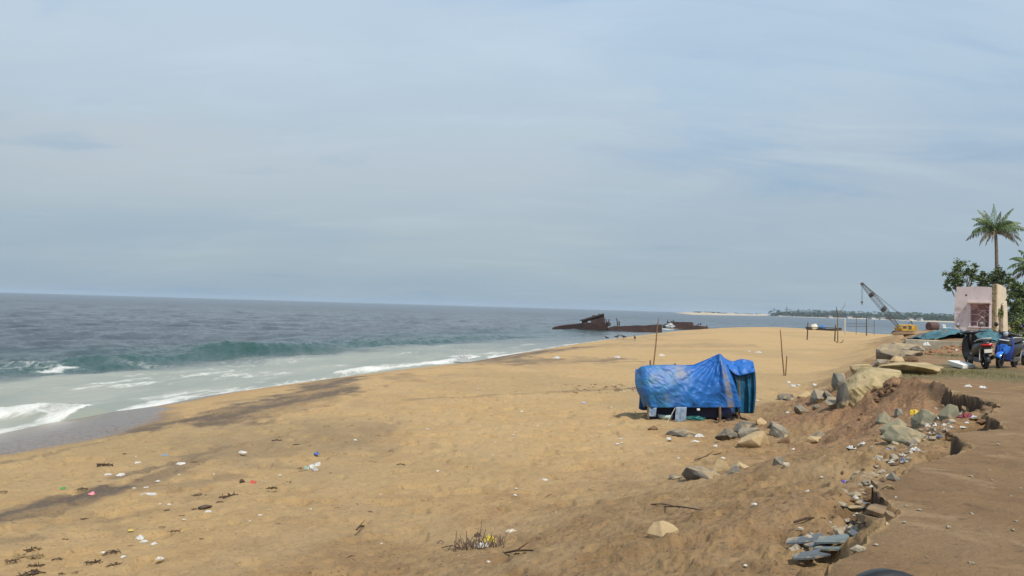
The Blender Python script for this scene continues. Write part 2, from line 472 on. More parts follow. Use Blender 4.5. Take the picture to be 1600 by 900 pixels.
    for pts, w_ in (([(1392, 600), (1378, 618), (1366, 632)], .45), ([(1400, 596), (1440, 600), (1475, 612)], .35), ([(1180, 690), (1215, 686), (1240, 676)], .5), ([(1330, 640), (1370, 630)], .3)):
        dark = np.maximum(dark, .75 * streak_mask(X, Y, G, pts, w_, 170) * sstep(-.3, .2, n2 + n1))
    dark = np.maximum(dark, pit)  # dark subsoil in the pits, its colour also standing in for undercut shade
    grass = np.maximum(grass, sstep(1.3, .3, np.hypot(X - gp2.x, (Y - gp2.y) * .6) + .5 * n2))
    olive = sstep(-.05, .55, fbm(X * .16 + 3, Y * .16, 3, 72)) * sstep(2.5, 6, S) * (1 - dirt)
    # relief finer than the height function ------------------------------------
    near = sstep(60, 20, D)
    sandy = (1 - road) * sstep(1.5, 5, S)
    tr = np.clip(fbm(X * 2.4, Y * 2.4, 3, 80), -1, 1)
    foot = -sstep(.16, .55, fbm(X * 2.6, Y * 2.6, 2, 81)) * .58
    Z = Z + sandy * near * (.022 * tr + .10 * foot * sstep(3, 7, S) + .022 * fbm(X * 9, Y * 9, 3, 82) + .02 * fbm(X * .8, Y * .8, 2, 83))
    bank = dirt * sstep(9, 5, out)
    Z = Z + bank * near * (.025 * np.abs(fbm(X * 1.7, Y * 1.7, 4, 84)) + .03 * fbm(X * 8, Y * 8, 4, 85, .65))
    clod = np.maximum(0, fbm(X * 5.2, Y * 5.2, 4, 86) - .2) * bank * sstep(3.5, .6, out)
    Z = Z + .14 * clod * near
    # the rough soil face of the ledge
    face = sstep(.0, .25, out) * sstep(2.2, .8, out) * sstep(13, 15, Y) * sstep(30, 22, Y)
    Z = Z + face * (.16 * fbm(X * 1.6, Y * 1.6, 5, 87, .6))
    Z = Z + road * near * (.01 * fbm(X * 1.1, Y * 1.1, 4, 88) + .006 * fbm(X * 6, Y * 6, 3, 89)) * sstep(0, .3, E)
    Z = Z + grass * .02 * fbm(X * 8, Y * 8, 2, 90)
    V = np.stack([X, Y, Z], 1)
    nA, nR = len(AZ), len(RR)
    i = np.arange(nR - 1)[:, None] * nA + np.arange(nA)[None, :]
    j = np.arange(nR - 1)[:, None] * nA + (np.arange(nA)[None, :] + 1) % nA
    F = np.stack([i, j, j + nA, i + nA], -1).reshape(-1, 4)[:, ::-1]
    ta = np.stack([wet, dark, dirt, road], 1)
    tb = np.stack([grass, red, olive, moist], 1)
    face_r = E[F].mean(1)
    is_road = (face_r > 0) & (Y[F].mean(1) < 60)
    is_bank = (~is_road) & (dirt[F].mean(1) > .5)
    m = terrain_material()
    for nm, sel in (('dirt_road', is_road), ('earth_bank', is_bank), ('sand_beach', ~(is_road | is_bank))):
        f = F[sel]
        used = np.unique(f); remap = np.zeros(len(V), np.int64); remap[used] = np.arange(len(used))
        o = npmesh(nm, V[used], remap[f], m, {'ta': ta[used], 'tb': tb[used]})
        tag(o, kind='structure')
def terrain_material():
    m, t, b = newmat('ground'); N = NT(t)
    geo = N.n('ShaderNodeNewGeometry'); p = geo.outputs['Position']
    a = N.n('ShaderNodeAttribute', attribute_name='ta'); sa = N.n('ShaderNodeSeparateColor'); N.l(a.outputs['Color'], sa.inputs[0])
    wet, dark, dirt, road = sa.outputs[0], sa.outputs[1], sa.outputs[2], a.outputs['Alpha']
    a2 = N.n('ShaderNodeAttribute', attribute_name='tb'); sb = N.n('ShaderNodeSeparateColor'); N.l(a2.outputs['Color'], sb.inputs[0])
    grass, red, olive, moist = sb.outputs[0], sb.outputs[1], sb.outputs[2], a2.outputs['Alpha']
    grain = N.noise(150, 3, .7, p); fine = N.noise(22, 5, .65, p); mid = N.noise(3.2, 6, .62, p); big = N.noise(.6, 5, .6, p)
    sand = N.mix(N.rng(mid, .32, .7), (.515, .340, .150), (.440, .280, .122))
    sand = N.mix(N.rng(big, .4, .66), sand, (.495, .335, .160))
    sand = N.mix(N.math('MULTIPLY', olive, .55), sand, (.345, .248, .122))
    sand = N.mix(N.rng(fine, .54, .70, 0, .75), sand, (.235, .152, .075))
    sand = N.mix(N.rng(N.noise(7.5, 5, .7, p), .58, .68, 0, .8), sand, (.25, .165, .082))
    sand = N.mix(N.rng(grain, .35, .7, 0, .30), sand, (.26, .165, .08))
    sand = N.mix(N.math('MULTIPLY', moist, .55), sand, (.39, .225, .092))
    dk = N.math('MULTIPLY', dark, N.rng(fine, .25, .6, .72, 1.))
    sand = N.mix(N.math('MULTIPLY', dk, .9), sand, (.088, .070, .058))
    earth = N.mix(N.rng(mid, .36, .64), (.345, .218, .098), (.262, .160, .072))
    earth = N.mix(N.rng(fine, .53, .68), earth, (.12, .075, .042))
    earth = N.mix(N.rng(big, .45, .65, 0, .6), earth, (.39, .265, .135))
    earth = N.mix(N.math('MULTIPLY', red, .8), earth, N.mix(N.rng(fine, .4, .65), (.33, .185, .092), (.18, .095, .052)))
    col = N.mix(dirt, sand, earth)
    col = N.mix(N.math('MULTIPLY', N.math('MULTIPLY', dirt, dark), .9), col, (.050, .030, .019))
    rd = N.mix(N.rng(mid, .35, .68), (.255, .150, .066), (.200, .116, .052))
    rd = N.mix(N.rng(big, .42, .64, 0, .7), rd, (.280, .178, .086))
    rd = N.mix(N.rng(fine, .6, .74, 0, .6), rd, (.115, .068, .038))
    rd = N.mix(N.rng(N.noise(6, 6, .7, p), .56, .66, 0, .7), rd, (.13, .078, .042))
    rd = N.mix(N.rng(N.noise(1.1, 6, .65, p, .8), .55, .66, 0, .6), rd, (.37, .25, .13))
    rd = N.mix(N.rng(grain, .58, .74, 0, .6), rd, (.42, .31, .19))
    col = N.mix(road, col, rd)
    gr = N.mix(N.rng(fine, .35, .65), (.19, .150, .065), (.095, .085, .034))
    col = N.mix(N.math('MULTIPLY', grass, N.rng(N.noise(9, 5, .7, p), .33, .52, .2, 1.)), col, gr)
    col = N.mix(N.math('MULTIPLY', wet, .92), col, (.155, .098, .062))
    N.l(col, b.inputs['Base Color'])
    r = N.rng(wet, .2, .9, .92, .2)
    N.l(r, b.inputs['Roughness'])
    b.inputs['Specular IOR Level'].default_value = .35
    dry = N.math('SUBTRACT', 1.0, N.math('MULTIPLY', wet, .96))
    h = N.math('ADD', N.math('MULTIPLY', fine, .6), N.math('MULTIPLY', grain, .25))
    h = N.math('MULTIPLY', N.math('ADD', h, mid), dry)
    N.l(N.bump(h, 1., .05), b.inputs['Normal'])
    return m
build_terrain()

# ------------------------------------------------------------------ sea
def build_sea():
    az = np.radians(np.concatenate([np.linspace(-90, -40, 40)[:-1], np.linspace(-40, 34, 900), np.linspace(34, 80, 40)[1:]]))
    rr = np.concatenate([9 * np.exp(np.linspace(0, math.log(160 / 9), 560))[:-1], 160 * np.exp(np.linspace(0, math.log(700 / 160), 160))[:-1], 700 * np.exp(np.linspace(0, math.log(7200 / 700), 40))])
    A, R = np.meshgrid(az, rr)
    X = (R * np.sin(A)).ravel(); Y = (R * np.cos(A)).ravel(); D = R.ravel()
    S = -shore_sd(X, Y)
    inlet = sstep(0, 14, X - (40 + (Y - 180) * .55)) * sstep(120, 160, Y)
    W = lambda pts, z=0.: [plane_hit(a, b, z) for a, b in pts]
    n1 = fbm(X * .3, Y * .3, 4, 101); n2 = fbm(X * 1.3, Y * 1.3, 4, 102); n0 = fbm(X * .06, Y * .06, 3, 103)
    fade = sstep(900, 200, D) * sstep(.3, 6, S) * (1 - .6 * inlet)
    Z = np.zeros_like(X)
    r2 = np.random.default_rng(5)
    for k in range(22):
        wl = 1.6 * 1.17 ** k
        a0 = math.atan2(.3, -.95) + r2.normal(0, .55)
        kx, ky = math.cos(a0) * 2 * math.pi / wl, math.sin(a0) * 2 * math.pi / wl
        cell = D * .0055
        f = sstep(wl * .6, wl * .22, cell)
        ph = kx * X + ky * Y + r2.uniform(0, 6.28) + 1.6 * fbm(X / wl * .25, Y / wl * .25, 2, 110 + k)
        Z += (.013 + .016 * math.exp(-wl / 6)) * wl ** .62 * (1 - 2 * np.abs(np.sin(ph * .5))) * f
    deep = sstep(12, 30, S + 4 * n0)
    Z *= fade * (.35 + .65 * deep)
    # swell about to break: runs along the shore
    ridge = W([(-160, 572), (-60, 566), (0, 562), (100, 558), (200, 552), (300, 546), (400, 541), (500, 536), (600, 530), (690, 525), (800, 520)], .35)
    dxy = polydist(X, Y, ridge)
    closed = ridge + [(400, 400), (400, -200), (-200, -200)]
    shoreward = inside(X, Y, closed)
    q = np.where(shoreward, dxy, -dxy) + 1.1 * n1 + .8 * n0
    amp = (.48 + .28 * n0 + .25 * n1) * sstep(150, 70, Y)
    prof = np.where(q > 0, np.exp(-(q / 1.7) ** 2), np.exp(-(q / 4.5) ** 2))
    Z += amp * prof
    Z += .20 * fbm(X * 1.1, Y * .8, 5, 131, .6) * np.exp(-(q / 4) ** 2)
    ridge2 = W([(300, 548), (420, 543), (560, 541), (640, 536)], .2)
    d2 = polydist(X, Y, ridge2) + 1.0 * n1
    Z += .35 * np.exp(-(d2 / 1.6) ** 2)
    green = np.clip(sstep(-2.0, .6, q) * sstep(9, 1.5, q) + .7 * np.exp(-(d2 / 2.4) ** 2), 0, 1) * sstep(10, 14, S) * sstep(170, 90, Y)
    green = np.maximum(green, .55 * sstep(45, 12, S) * sstep(5, 12, S))
    turb = sstep(2.0, 6.5, q) * sstep(25, 15, S + 3 * n0) * sstep(140, 60, Y)
    turb = np.maximum(turb, sstep(9, 3, S + 1.5 * n0) * (.35 + .65 * sstep(85, 50, Y)))
    # foam
    foam = np.zeros_like(X)
    edgef = sstep(1.5, .3, S + .5 * n1 + .25 * n2) * (.72 + .35 * n0) * sstep(250, 80, Y)
    foam = np.maximum(foam, edgef)
    bp = W([(-60, 646), (0, 648), (50, 645), (95, 646), (125, 650)])
    db = polydist(X, Y, bp) + .55 * n1 + .3 * n2
    fb = sstep(1.9, .9, db)
    foam = np.maximum(foam, .78 * fb)
    Z += .30 * sstep(1.9, .6, db) * (1 + .5 * n2)
    f3 = W([(540, 585), (600, 577), (660, 572), (700, 568), (742, 562)])
    d3 = polydist(X, Y, f3) + .7 * n1
    Z += .28 * np.exp(-(d3 / 1.2) ** 2)
    foam = np.maximum(foam, .85 * sstep(1.6, .5, d3 + .5 * n2) * sstep(-.6, .3, n1 + .3))
    f5 = W([(190, 558 + 6), (300, 566), (420, 560), (470, 556)])
    foam = np.maximum(foam, .35 * sstep(2.5, .5, polydist(X, Y, f5) + 1.2 * n1))
    st = fbm((X * .95 - Y * .3) * .5, (X * .3 + Y * .95) * .12, 5, 120, .6)
    foam = np.maximum(foam, sstep(.05, .55, st) * sstep(17, 6, S) * .62 * sstep(150, 70, Y))
    f4 = W([(-60, 573), (0, 572), (40, 572), (60, 571)])
    foam = np.maximum(foam, .36 * sstep(3.2, 1, polydist(X, Y, f4) + 1.4 * n1))
    f6 = W([(75, 574), (95, 572)])
    foam = np.maximum(foam, .8 * sstep(1.0, .3, polydist(X, Y, f6) + .5 * n2))
    for pts, w_ in (([(1032, 513.5), (1050, 513), (1075, 512.5), (1106, 512)], 2.6), ([(948, 515.5), (1000, 516.5), (1030, 516)], 1.3)):
        foam = np.maximum(foam, .8 * sstep(w_, w_ * .3, polydist(X, Y, W(pts)) + .9 * n1))
    foam = foam * (.78 + .5 * fbm(X * .8, Y * .35, 4, 140)) * sstep(-.15, .05, S)
    V = np.stack([X, Y, Z - .02], 1)
    nA, nR = len(az), len(rr)
    i = np.arange(nR - 1)[:, None] * nA + np.arange(nA - 1)[None, :]
    F = np.stack([i, i + 1, i + 1 + nA, i + nA], -1).reshape(-1, 4)[:, ::-1]
    keep = (S[F].max(1) > -1.5)
    F = F[keep]
    used = np.unique(F); remap = np.zeros(len(V), np.int64); remap[used] = np.arange(len(used))
    far = sstep(60, 600, D)
    sa_ = np.stack([turb, green, foam, far], 1)
    tag(npmesh('sea', V[used], remap[F], sea_material(), {'sa': sa_[used]}), kind='structure')
def sea_material():
    m, t, b = newmat('sea_water'); N = NT(t)
    geo = N.n('ShaderNodeNewGeometry'); p = geo.outputs['Position']
    a = N.n('ShaderNodeAttribute', attribute_name='sa'); s = N.n('ShaderNodeSeparateColor'); N.l(a.outputs['Color'], s.inputs[0])
    turb, green, foam, far = s.outputs[0], s.outputs[1], s.outputs[2], a.outputs['Alpha']
    mp = N.n('ShaderNodeMapping'); mp.inputs['Rotation'].default_value = (0, 0, math.radians(17)); mp.inputs['Scale'].default_value = (1, .35, 1)
    N.l(p, mp.inputs[0]); sv = mp.outputs[0]
    big = N.noise(.02, 4, .6, sv)
    c = N.mix(N.rng(big, .35, .65), (.036, .048, .058), (.056, .068, .076))
    c = N.mix(green, c, (.024, .068, .057))
    c = N.mix(turb, c, N.mix(N.rng(N.noise(.25, 5, .6, sv), .35, .65), (.245, .258, .208), (.315, .312, .248)))
    fn = N.noise(2.2, 8, .78, sv, 1.2); fn2 = N.noise(9, 6, .75, sv, .5)
    fm = N.math('ADD', N.math('MULTIPLY', fn, .65), N.math('MULTIPLY', fn2, .35))
    th = N.math('SUBTRACT', 1.02, foam)
    fmask = N.rng(N.math('SUBTRACT', fm, N.math('MULTIPLY', th, .78)), -.10, .34)
    fmask = N.math('MULTIPLY', fmask, N.rng(foam, .02, .2))
    dv = N.n('ShaderNodeVectorMath', operation='ADD'); nv = N.n('ShaderNodeTexNoise'); nv.inputs['Scale'].default_value = .9; nv.inputs['Detail'].default_value = 4
    N.l(sv, nv.inputs['Vector']); N.l(nv.outputs['Color'], dv.inputs[0]); N.l(sv, dv.inputs[1])
    vo = N.n('ShaderNodeTexVoronoi', feature='DISTANCE_TO_EDGE'); vo.inputs['Scale'].default_value = 1.5; N.l(dv.outputs[0], vo.inputs['Vector'])
    lace = N.math('MULTIPLY', N.rng(vo.outputs['Distance'], .02, .16, 1., 0.), N.rng(N.math('ADD', foam, N.math('MULTIPLY', fn, .5)), .36, .85, 0., .85))
    fmask = N.math('MAXIMUM', fmask, lace)
    c = N.mix(fmask, c, (.64, .63, .58))
    N.l(c, b.inputs['Base Color'])
    b.inputs['IOR'].default_value = 1.33
    N.l(N.math('ADD', N.math('MULTIPLY', fmask, .5), N.math('ADD', N.rng(far, 0, 1, .12, .24), N.math('MULTIPLY', turb, .25))), b.inputs['Roughness'])
    w1 = N.noise(1.1, 6, .62, sv, .3); w2 = N.noise(.22, 5, .6, sv, .4); w3 = N.noise(.05, 4, .6, sv, .3)
    h = N.math('ADD', N.math('ADD', N.math('MULTIPLY', w1, .36), N.math('MULTIPLY', N.noise(4.5, 5, .65, sv, .4), .07)), N.math('ADD', N.math('MULTIPLY', w2, .75), N.math('MULTIPLY', w3, 2.2)))
    calm = N.rng(turb, 0, 1, 1., .35)
    h = N.math('MULTIPLY', h, calm)
    nb = N.bump(h, 1., 1.)
    nb = N.bump(fm, .35, .06, nb)
    N.l(nb, b.inputs['Normal'])
    return m
build_sea()

# ------------------------------------------------------------------ far shores
def far_land():
    sandm = mat('far_sand', (.52, .42, .28), (.42, .34, .22), scale=.02)
    scrub = mat('far_scrub', (.05, .07, .03), (.035, .05, .025), scale=.05)
    # opposite bank of the inlet: a low sandy shore under the palms
    def ridge(name, front, back, h, material):
        mb = MB(); rows = []
        n = 60
        def fn(u, v):
            i = u * (len(front) - 1); k = min(int(i), len(front) - 2); q = i - k
            a = Vector((*front[k], 0)).lerp(Vector((*front[k + 1], 0)), q); b_ = Vector((*back[k], 0)).lerp(Vector((*back[k + 1], 0)), q)
            p = a.lerp(b_, v)
            hh = h * min(1, v * 5) * (1 if v < .8 else (1 - v) * 5) * (.8 + .35 * math.sin(u * 37) * math.sin(u * 11 + 2)) - .3
            taper = min(1, u * 8) * min(1, (1 - u) * 8)
            return Vector((p.x, p.y, hh * max(taper, .12) - .05))
        mb.grid(fn, 120, 16)
        return tag(mb.build(name, material, smooth=True), kind='structure')
    ridge('far_shore', [(545, 1800), (700, 1560), (560, 1230), (640, 1010), (900, 880), (1500, 900)], [(600, 1900), (900, 1800), (1000, 1500), (1100, 1300), (1300, 1200), (1900, 1200)], 2.2, sandm)
    ridge('sand_spit', [plane_hit(1080, 491.6, 0), plane_hit(1120, 492.6, 0), plane_hit(1160, 493.0, 0), plane_hit(1215, 493.6, 0)], [(430, 2300), (520, 2300), (610, 2250), (720, 2200)], 4.0, sandm)
    # the palm wood on the opposite bank
    leaf = mat('far_leaves', (.045, .075, .032), (.028, .048, .022), scale=.08, rough=.7)
    mb = MB(); r = random.Random(3)
    def clump(x, y, z0, hgt, wd, palm):
        if palm:
            mb.add([(x - .25, y, z0), (x + .25, y, z0), (x + .2, y, z0 + hgt), (x - .2, y, z0 + hgt)], [(0, 1, 2, 3)])
            for k in range(7):
                an = k / 7 * 6.28 + r.random(); l = wd * r.uniform(.6, 1)
                mid = Vector((x + math.cos(an) * l * .55, y + math.sin(an) * l * .55, z0 + hgt + l * .2)); tip = Vector((x + math.cos(an) * l, y + math.sin(an) * l, z0 + hgt - l * .45))
                w = Vector((-math.sin(an), math.cos(an), .25)) * .55
                mb.add([(x, y, z0 + hgt), mid + w, mid - w, tip], [(0, 1, 2), (1, 3, 2)])
        else:
            for k in range(10):
                c_ = Vector((x + r.gauss(0, wd * .4), y + r.gauss(0, wd * .4), z0 + hgt * r.uniform(.25, 1)))
                s_ = wd * r.uniform(.25, .5)
                v = [c_ + Vector([r.uniform(-1, 1) * s_ for _ in range(3)]) for _ in range(6)]
                mb.add(v, [(0, 1, 2), (3, 4, 5), (0, 2, 4), (1, 3, 5)])
    line = [(575, 1860), (730, 1650), (640, 1290), (720, 1075), (950, 950), (1500, 960)]
    for i in range(2600):
        u = r.random() ** 1.2 * (len(line) - 1); k = min(int(u), len(line) - 2); q = u - k
        x = line[k][0] * (1 - q) + line[k + 1][0] * q + r.uniform(8, 120); y = line[k][1] * (1 - q) + line[k + 1][1] * q + r.uniform(0, 110)
        sc = .52 + y / 2600
        if r.random() < .3: clump(x, y, 1.3, r.uniform(7, 12) * sc, 4.2 * sc, True)
        else: clump(x, y, 1.0, r.uniform(3.5, 8.5) * sc, 5 * sc, False)
    tag(mb.build('far_woods', leaf, recalc=False), kind='stuff', label='dark palm wood lining the opposite bank', cat='wood')
    mb = MB()
    for i in range(150):
        px = 1084 + abs(r.gauss(0, 1)) * 26 if i < 110 else r.uniform(1084, 1190)
        d = 2000 + r.uniform(-80, 200); p = P(px, 489, d)
        s_ = r.uniform(1.2, 3.2)
        v = [Vector((p.x, p.y, 3.2)) + Vector([r.uniform(-1, 1) * s_, r.uniform(-1, 1) * s_, r.uniform(-.6, 1) * s_]) for _ in range(6)]
        mb.add(v, [(0, 1, 2), (3, 4, 5), (0, 2, 4), (1, 3, 5)])
    tag(mb.build('spit_scrub', scrub, recalc=False), kind='stuff', label='low scrub on the distant sand spit', cat='scrub')
    # pale houses among the far palms
    wm = mat('far_house_wall', (.75, .72, .66), (.62, .55, .48), scale=.3); rm = mat('far_roof', (.26, .19, .16), (.2, .15, .13), scale=.5)
    for i, (px, w_, hh, lab) in enumerate([(1327, 11, 4.5, 'white house far across the inlet behind the twin goal posts'), (1296, 9, 4, 'pale low house far across the inlet above the forked stick'), (1362, 14, 4, 'long white house far across the inlet beside the crane hook'), (1378, 10, 3.6, 'low pale shed far across the inlet under the crane boom'), (1421, 12, 4.2, 'white hall far across the inlet behind the crane mast'), (1437, 7, 5.5, 'small white tower house far across the inlet behind the crane')]):
        d = 1180 - i * 30; p = P(px, 498, d); w_ *= .6; hh *= .62
        e = empty('house', (p.x, p.y, 1.2), .3 * (i % 3), lab, 'house', 'houses on the far bank')
        MB().box((-w_ / 2, -3, 0), (w_ / 2, 3, hh)).build('wall', wm, e)
        MB().prism([(-w_ / 2 - .4, -3.5, hh), (-w_ / 2 - .4, 3.5, hh), (-w_ / 2 - .4, 0, hh + .8)], (w_ + .8, 0, 0)).build('roof', rm, e)
    p = P(1229, 491, 1750)
    e = MB().tube([(p.x, p.y, 1), (p.x, p.y, 22)], [.7, .45], 6).build('radio_mast', mat('mast_metal', (.18, .12, .11)), None)
    tag(e, 'thin mast rising over the far palm wood', 'mast')
far_land()

# ------------------------------------------------------------------ things
def origin(o):
    p = Vector((0, 0, 0))
    while o is not None: p += Vector(o.location); o = o.parent
    return p
def wpart(mb, name, material, parent, **kw):
    """a part given in world coordinates, stored relative to its (unrotated) parent"""
    q = origin(parent)
    mb.v = [(p[0] - q.x, p[1] - q.y, p[2] - q.z) for p in mb.v]
    return mb.build(name, material, parent, **kw)
def interp(pts, t):
    t = max(0., min(1., t)) * (len(pts) - 1); k = min(int(t), len(pts) - 2); q = t - k
    return tuple(a * (1 - q) + b * q for a, b in zip(pts[k], pts[k + 1]))
def sn(x, y, oct=3, seed=0):
    return float(fbm(np.array([x]), np.array([y]), oct, seed)[0])

# ---- ruined house ---------------------------------------------------------
def house():
    L, H, T = 2.15, 3.55, .16
    e = empty('ruined_house', (28.3, 50, hz(28.3, 50) - .02), math.radians(135), 'ruined pink and cream house remnant with a patterned window grille', 'house')
    pink = mat('pink_plaster', (.75, .64, .635), (.68, .575, .57), scale=1.6, rough=.9, bump=.004, bscale=9, c3=(.46, .35, .33), s3=1.3, l3=.52, h3=.72)
    pinkd = mat('mauve_plaster', (.42, .26, .27), (.36, .21, .22), scale=2, rough=.9)
    cream = mat('cream_plaster', (.64, .54, .40), (.57, .475, .345), scale=1.4, rough=.9, bump=.004, bscale=9, c3=(.36, .28, .18), s3=1.2, l3=.56, h3=.66)
    stone = mat('bare_masonry', (.38, .29, .16), (.27, .20, .11), scale=4, rough=.95, bump=.03, bscale=7, c3=(.15, .11, .07), s3=5, l3=.55, h3=.63)
    # front wall: outline with a ragged left edge, built round the window opening
    x0, x1, z0, z1 = .23, 1.24, 1.18, 2.55
    ragged = [(L + .03 * math.sin(i * 2.3) + (.0 if z > .4 else .04) - (.10 if z > 3.2 else 0) + .03 * random.uniform(-1, 1), z) for i, z in enumerate(np.linspace(0, H, 15))]
    mb = MB()
    mb.prism([(x0, 0, 0)] + [(x0, 0, z0)] + [(x1, 0, z0)] + [(x1, 0, 0)], (0, -T, 0))
    mb.prism([(x1, 0, 0), (x1, 0, H)] + [(x, 0, z) for x, z in reversed(ragged)], (0, -T, 0))
    mb.prism([(x0, 0, z1), (x0, 0, H - .01), (.7, 0, H + .015), (x1, 0, H), (x1, 0, z1)], (0, -T, 0))
    mb.prism([(.09, 0, 1.15), (.09, 0, 2.75), (.13, 0, 3.0), (.10, 0, 3.3), (.14, 0, H - .02), (x0, 0, H - .01), (x0, 0, 1.0), (.14, 0, 1.08)], (0, -T, 0))
    mb.build('front_wall', pink, e)
    hole = MB().lathe([(.055, .0), (.055, .006), (.035, .008), (.0, .008)], Matrix.Translation((1.5, 0, 3.05)) @ Matrix.Rotation(-math.pi / 2, 4, 'X'), 14)
    hole.build('pipe_hole_disc', mat('hole_shade_dark', (.02, .017, .015), scale=8), e)  # near-black disc on the wall; its colour stands in for a hole's shade
    # window: surround, sill, hood, grille, the mauve room wall behind it
    w = MB().box((x0 - .1, -.02, z1), (x1 + .14, .27, z1 + .075)).build('window', mat('hood_plaster', (.58, .46, .36), (.48, .38, .30), scale=3), e, bevel=.01)
    MB().box((x0 - .05, .003, z0), (x0, .045, z1)).build('jamb', pink, w); MB().box((x1, .003, z0), (x1 + .05, .045, z1)).build('jamb', pink, w)
    MB().box((x0 - .08, -.02, z0 - .07), (x1 + .1, .10, z0)).build('sill', pink, w, bevel=.01)
    g = MB()
    def bar(a, b):
        pa = Vector((x0 + (x1 - x0) * a[0], -.05, z0 + (z1 - z0) * a[1])); pb = Vector((x0 + (x1 - x0) * b[0], -.05, z0 + (z1 - z0) * b[1]))
        g.tube([pa, pb], .019, 4)
    # local x runs to the left in view; pattern drawn as seen from the road
    f = lambda a, b: (1 - a, b)
    for a, b in [((0, .02), (.35, .02)), ((.35, .02), (.35, .22)), ((0, .22), (.38, .22)), ((.38, .22), (.62, .42)), ((.62, .42), (.88, .20)), ((.62, .42), (.40, .53)), ((0, .53), (.40, .53)), ((.40, .53), (.66, .70)), ((.66, .70), (.93, .53)), ((.93, .53), (.62, .38)), ((.38, .70), (.98, .70)), ((.38, .70), (.38, .86)), ((.38, .86), (.15, .93)), ((0, .90), (.3, .90)), ((.40, .96), (.72, .96)), ((.72, .96), (1, .78))]:
        bar(f(*a), f(*b))
    g.build('grille', mat('grille_paint', (.66, .50, .47), (.54, .40, .37), scale=9), w)
    MB().prism([(.30, -.42, .0), (.30, -.42, 3.2), (1.95, -.42, 3.3), (1.95, -.42, 0)], (0, -.1, 0)).build('inner_wall', pinkd, e)
    # corner pillar of bare stone, courses standing uneven
    mb = MB(); z = 0.; k = 0
    while z < 3.72:
        h = random.uniform(.15, .24); q = random.uniform(-.018, .018)
        mb.box((-.11 + q, -.20 + q, z), (.088 + random.uniform(-.03, .0), -.004 + q * .8, min(z + h - .012, 3.74)), jit=.008); z += h; k += 1
    mb.box((-.09, -.18, 0), (.07, -.03, 3.66))
    mb.build('corner_pillar', stone, e, bevel=.012)
    # cream side wall, cracked and broken round its doorway
    mb = MB()
    X = -.115
    mb.prism([(X, -.215, 0), (X, -.215, 3.74), (X, -1.3, 3.66), (X, -1.95, 3.55), (X, -2.1, 3.0), (X, -1.75, 2.72), (X, -1.3, 2.62), (X, -.95, 2.55), (X, -.8, 2.1), (X, -.62, 1.75), (X, -.55, 0)], (.13, 0, 0))
    mb.prism([(X, -1.45, 0), (X, -1.5, 2.0), (X, -1.42, 2.52), (X, -1.8, 2.62), (X, -2.15, 2.78), (X, -2.3, 2.1), (X, -2.42, 1.4), (X, -2.5, 0)], (.13, 0, 0))
    mb.build('side_wall', cream, e)
    MB().prism([(.5, -.215, 0), (.5, -.215, 2.2), (.5, -2.4, 2.4), (.5, -2.4, 0)], (.1, 0, 0)).build('partition', mat('grey_pink_plaster', (.42, .31, .28), (.30, .22, .19), scale=2.2, c3=(.2, .15, .12), s3=1.5), e)
    # back wall ties the pieces together
    MB().prism([(0.02, -2.5, 0), (.02, -2.5, 2.3), (.9, -2.5, 3.0), (L - .05, -2.5, 3.1), (L - .05, -2.5, 0)], (0, -.14, 0)).build('back_wall', cream, e)
    mb = MB()
    for k in range(70):
        c_ = Vector((X - .04 - random.random() * .14, -.62 + random.gauss(0, .16), 2.02 + random.gauss(0, .12)))
        a = Vector([random.uniform(-1, 1) * .09 for _ in range(3)]); b = Vector([random.uniform(-1, 1) * .07 for _ in range(3)])
        mb.add([c_ - a, c_ + b, c_ + a, c_ - b], [(0, 1, 2, 3)])
    o = mb.build('wall_weed', mat('weed_leaf', (.10, .13, .03), (.06, .09, .02), scale=8), None, recalc=False)
    o.matrix_world = Matrix.Translation(e.location) @ Matrix.Rotation(math.radians(135), 4, 'Z')
    tag(o, 'small green weed growing out of the cracked cream wall', 'weed')
    # scrawled marks low on the pink wall
    mk = mat('scrawl_paint', (.10, .05, .06), scale=20)
    def stroke(pts):
        g = MB()
        for a, b in zip(pts, pts[1:]):
            g.tube([Vector((a[0], .004, a[1])), Vector((b[0], .004, b[1]))], .011, 4, flat=.4)
        g.build('scrawled_mark', mk, e)
    stroke([(1.99, 1.42), (1.94, 1.55)]); stroke([(1.90, 1.57), (1.90, 1.46)]); stroke([(1.80, 1.55), (1.66, 1.55)]); stroke([(1.73, 1.55), (1.73, 1.40), (1.78, 1.37), (1.81, 1.40)])
    stroke([(1.98, 1.92), (1.80, 1.92)]); stroke([(1.90, 1.80), (1.83, 1.80), (1.87, 1.74)])
house()

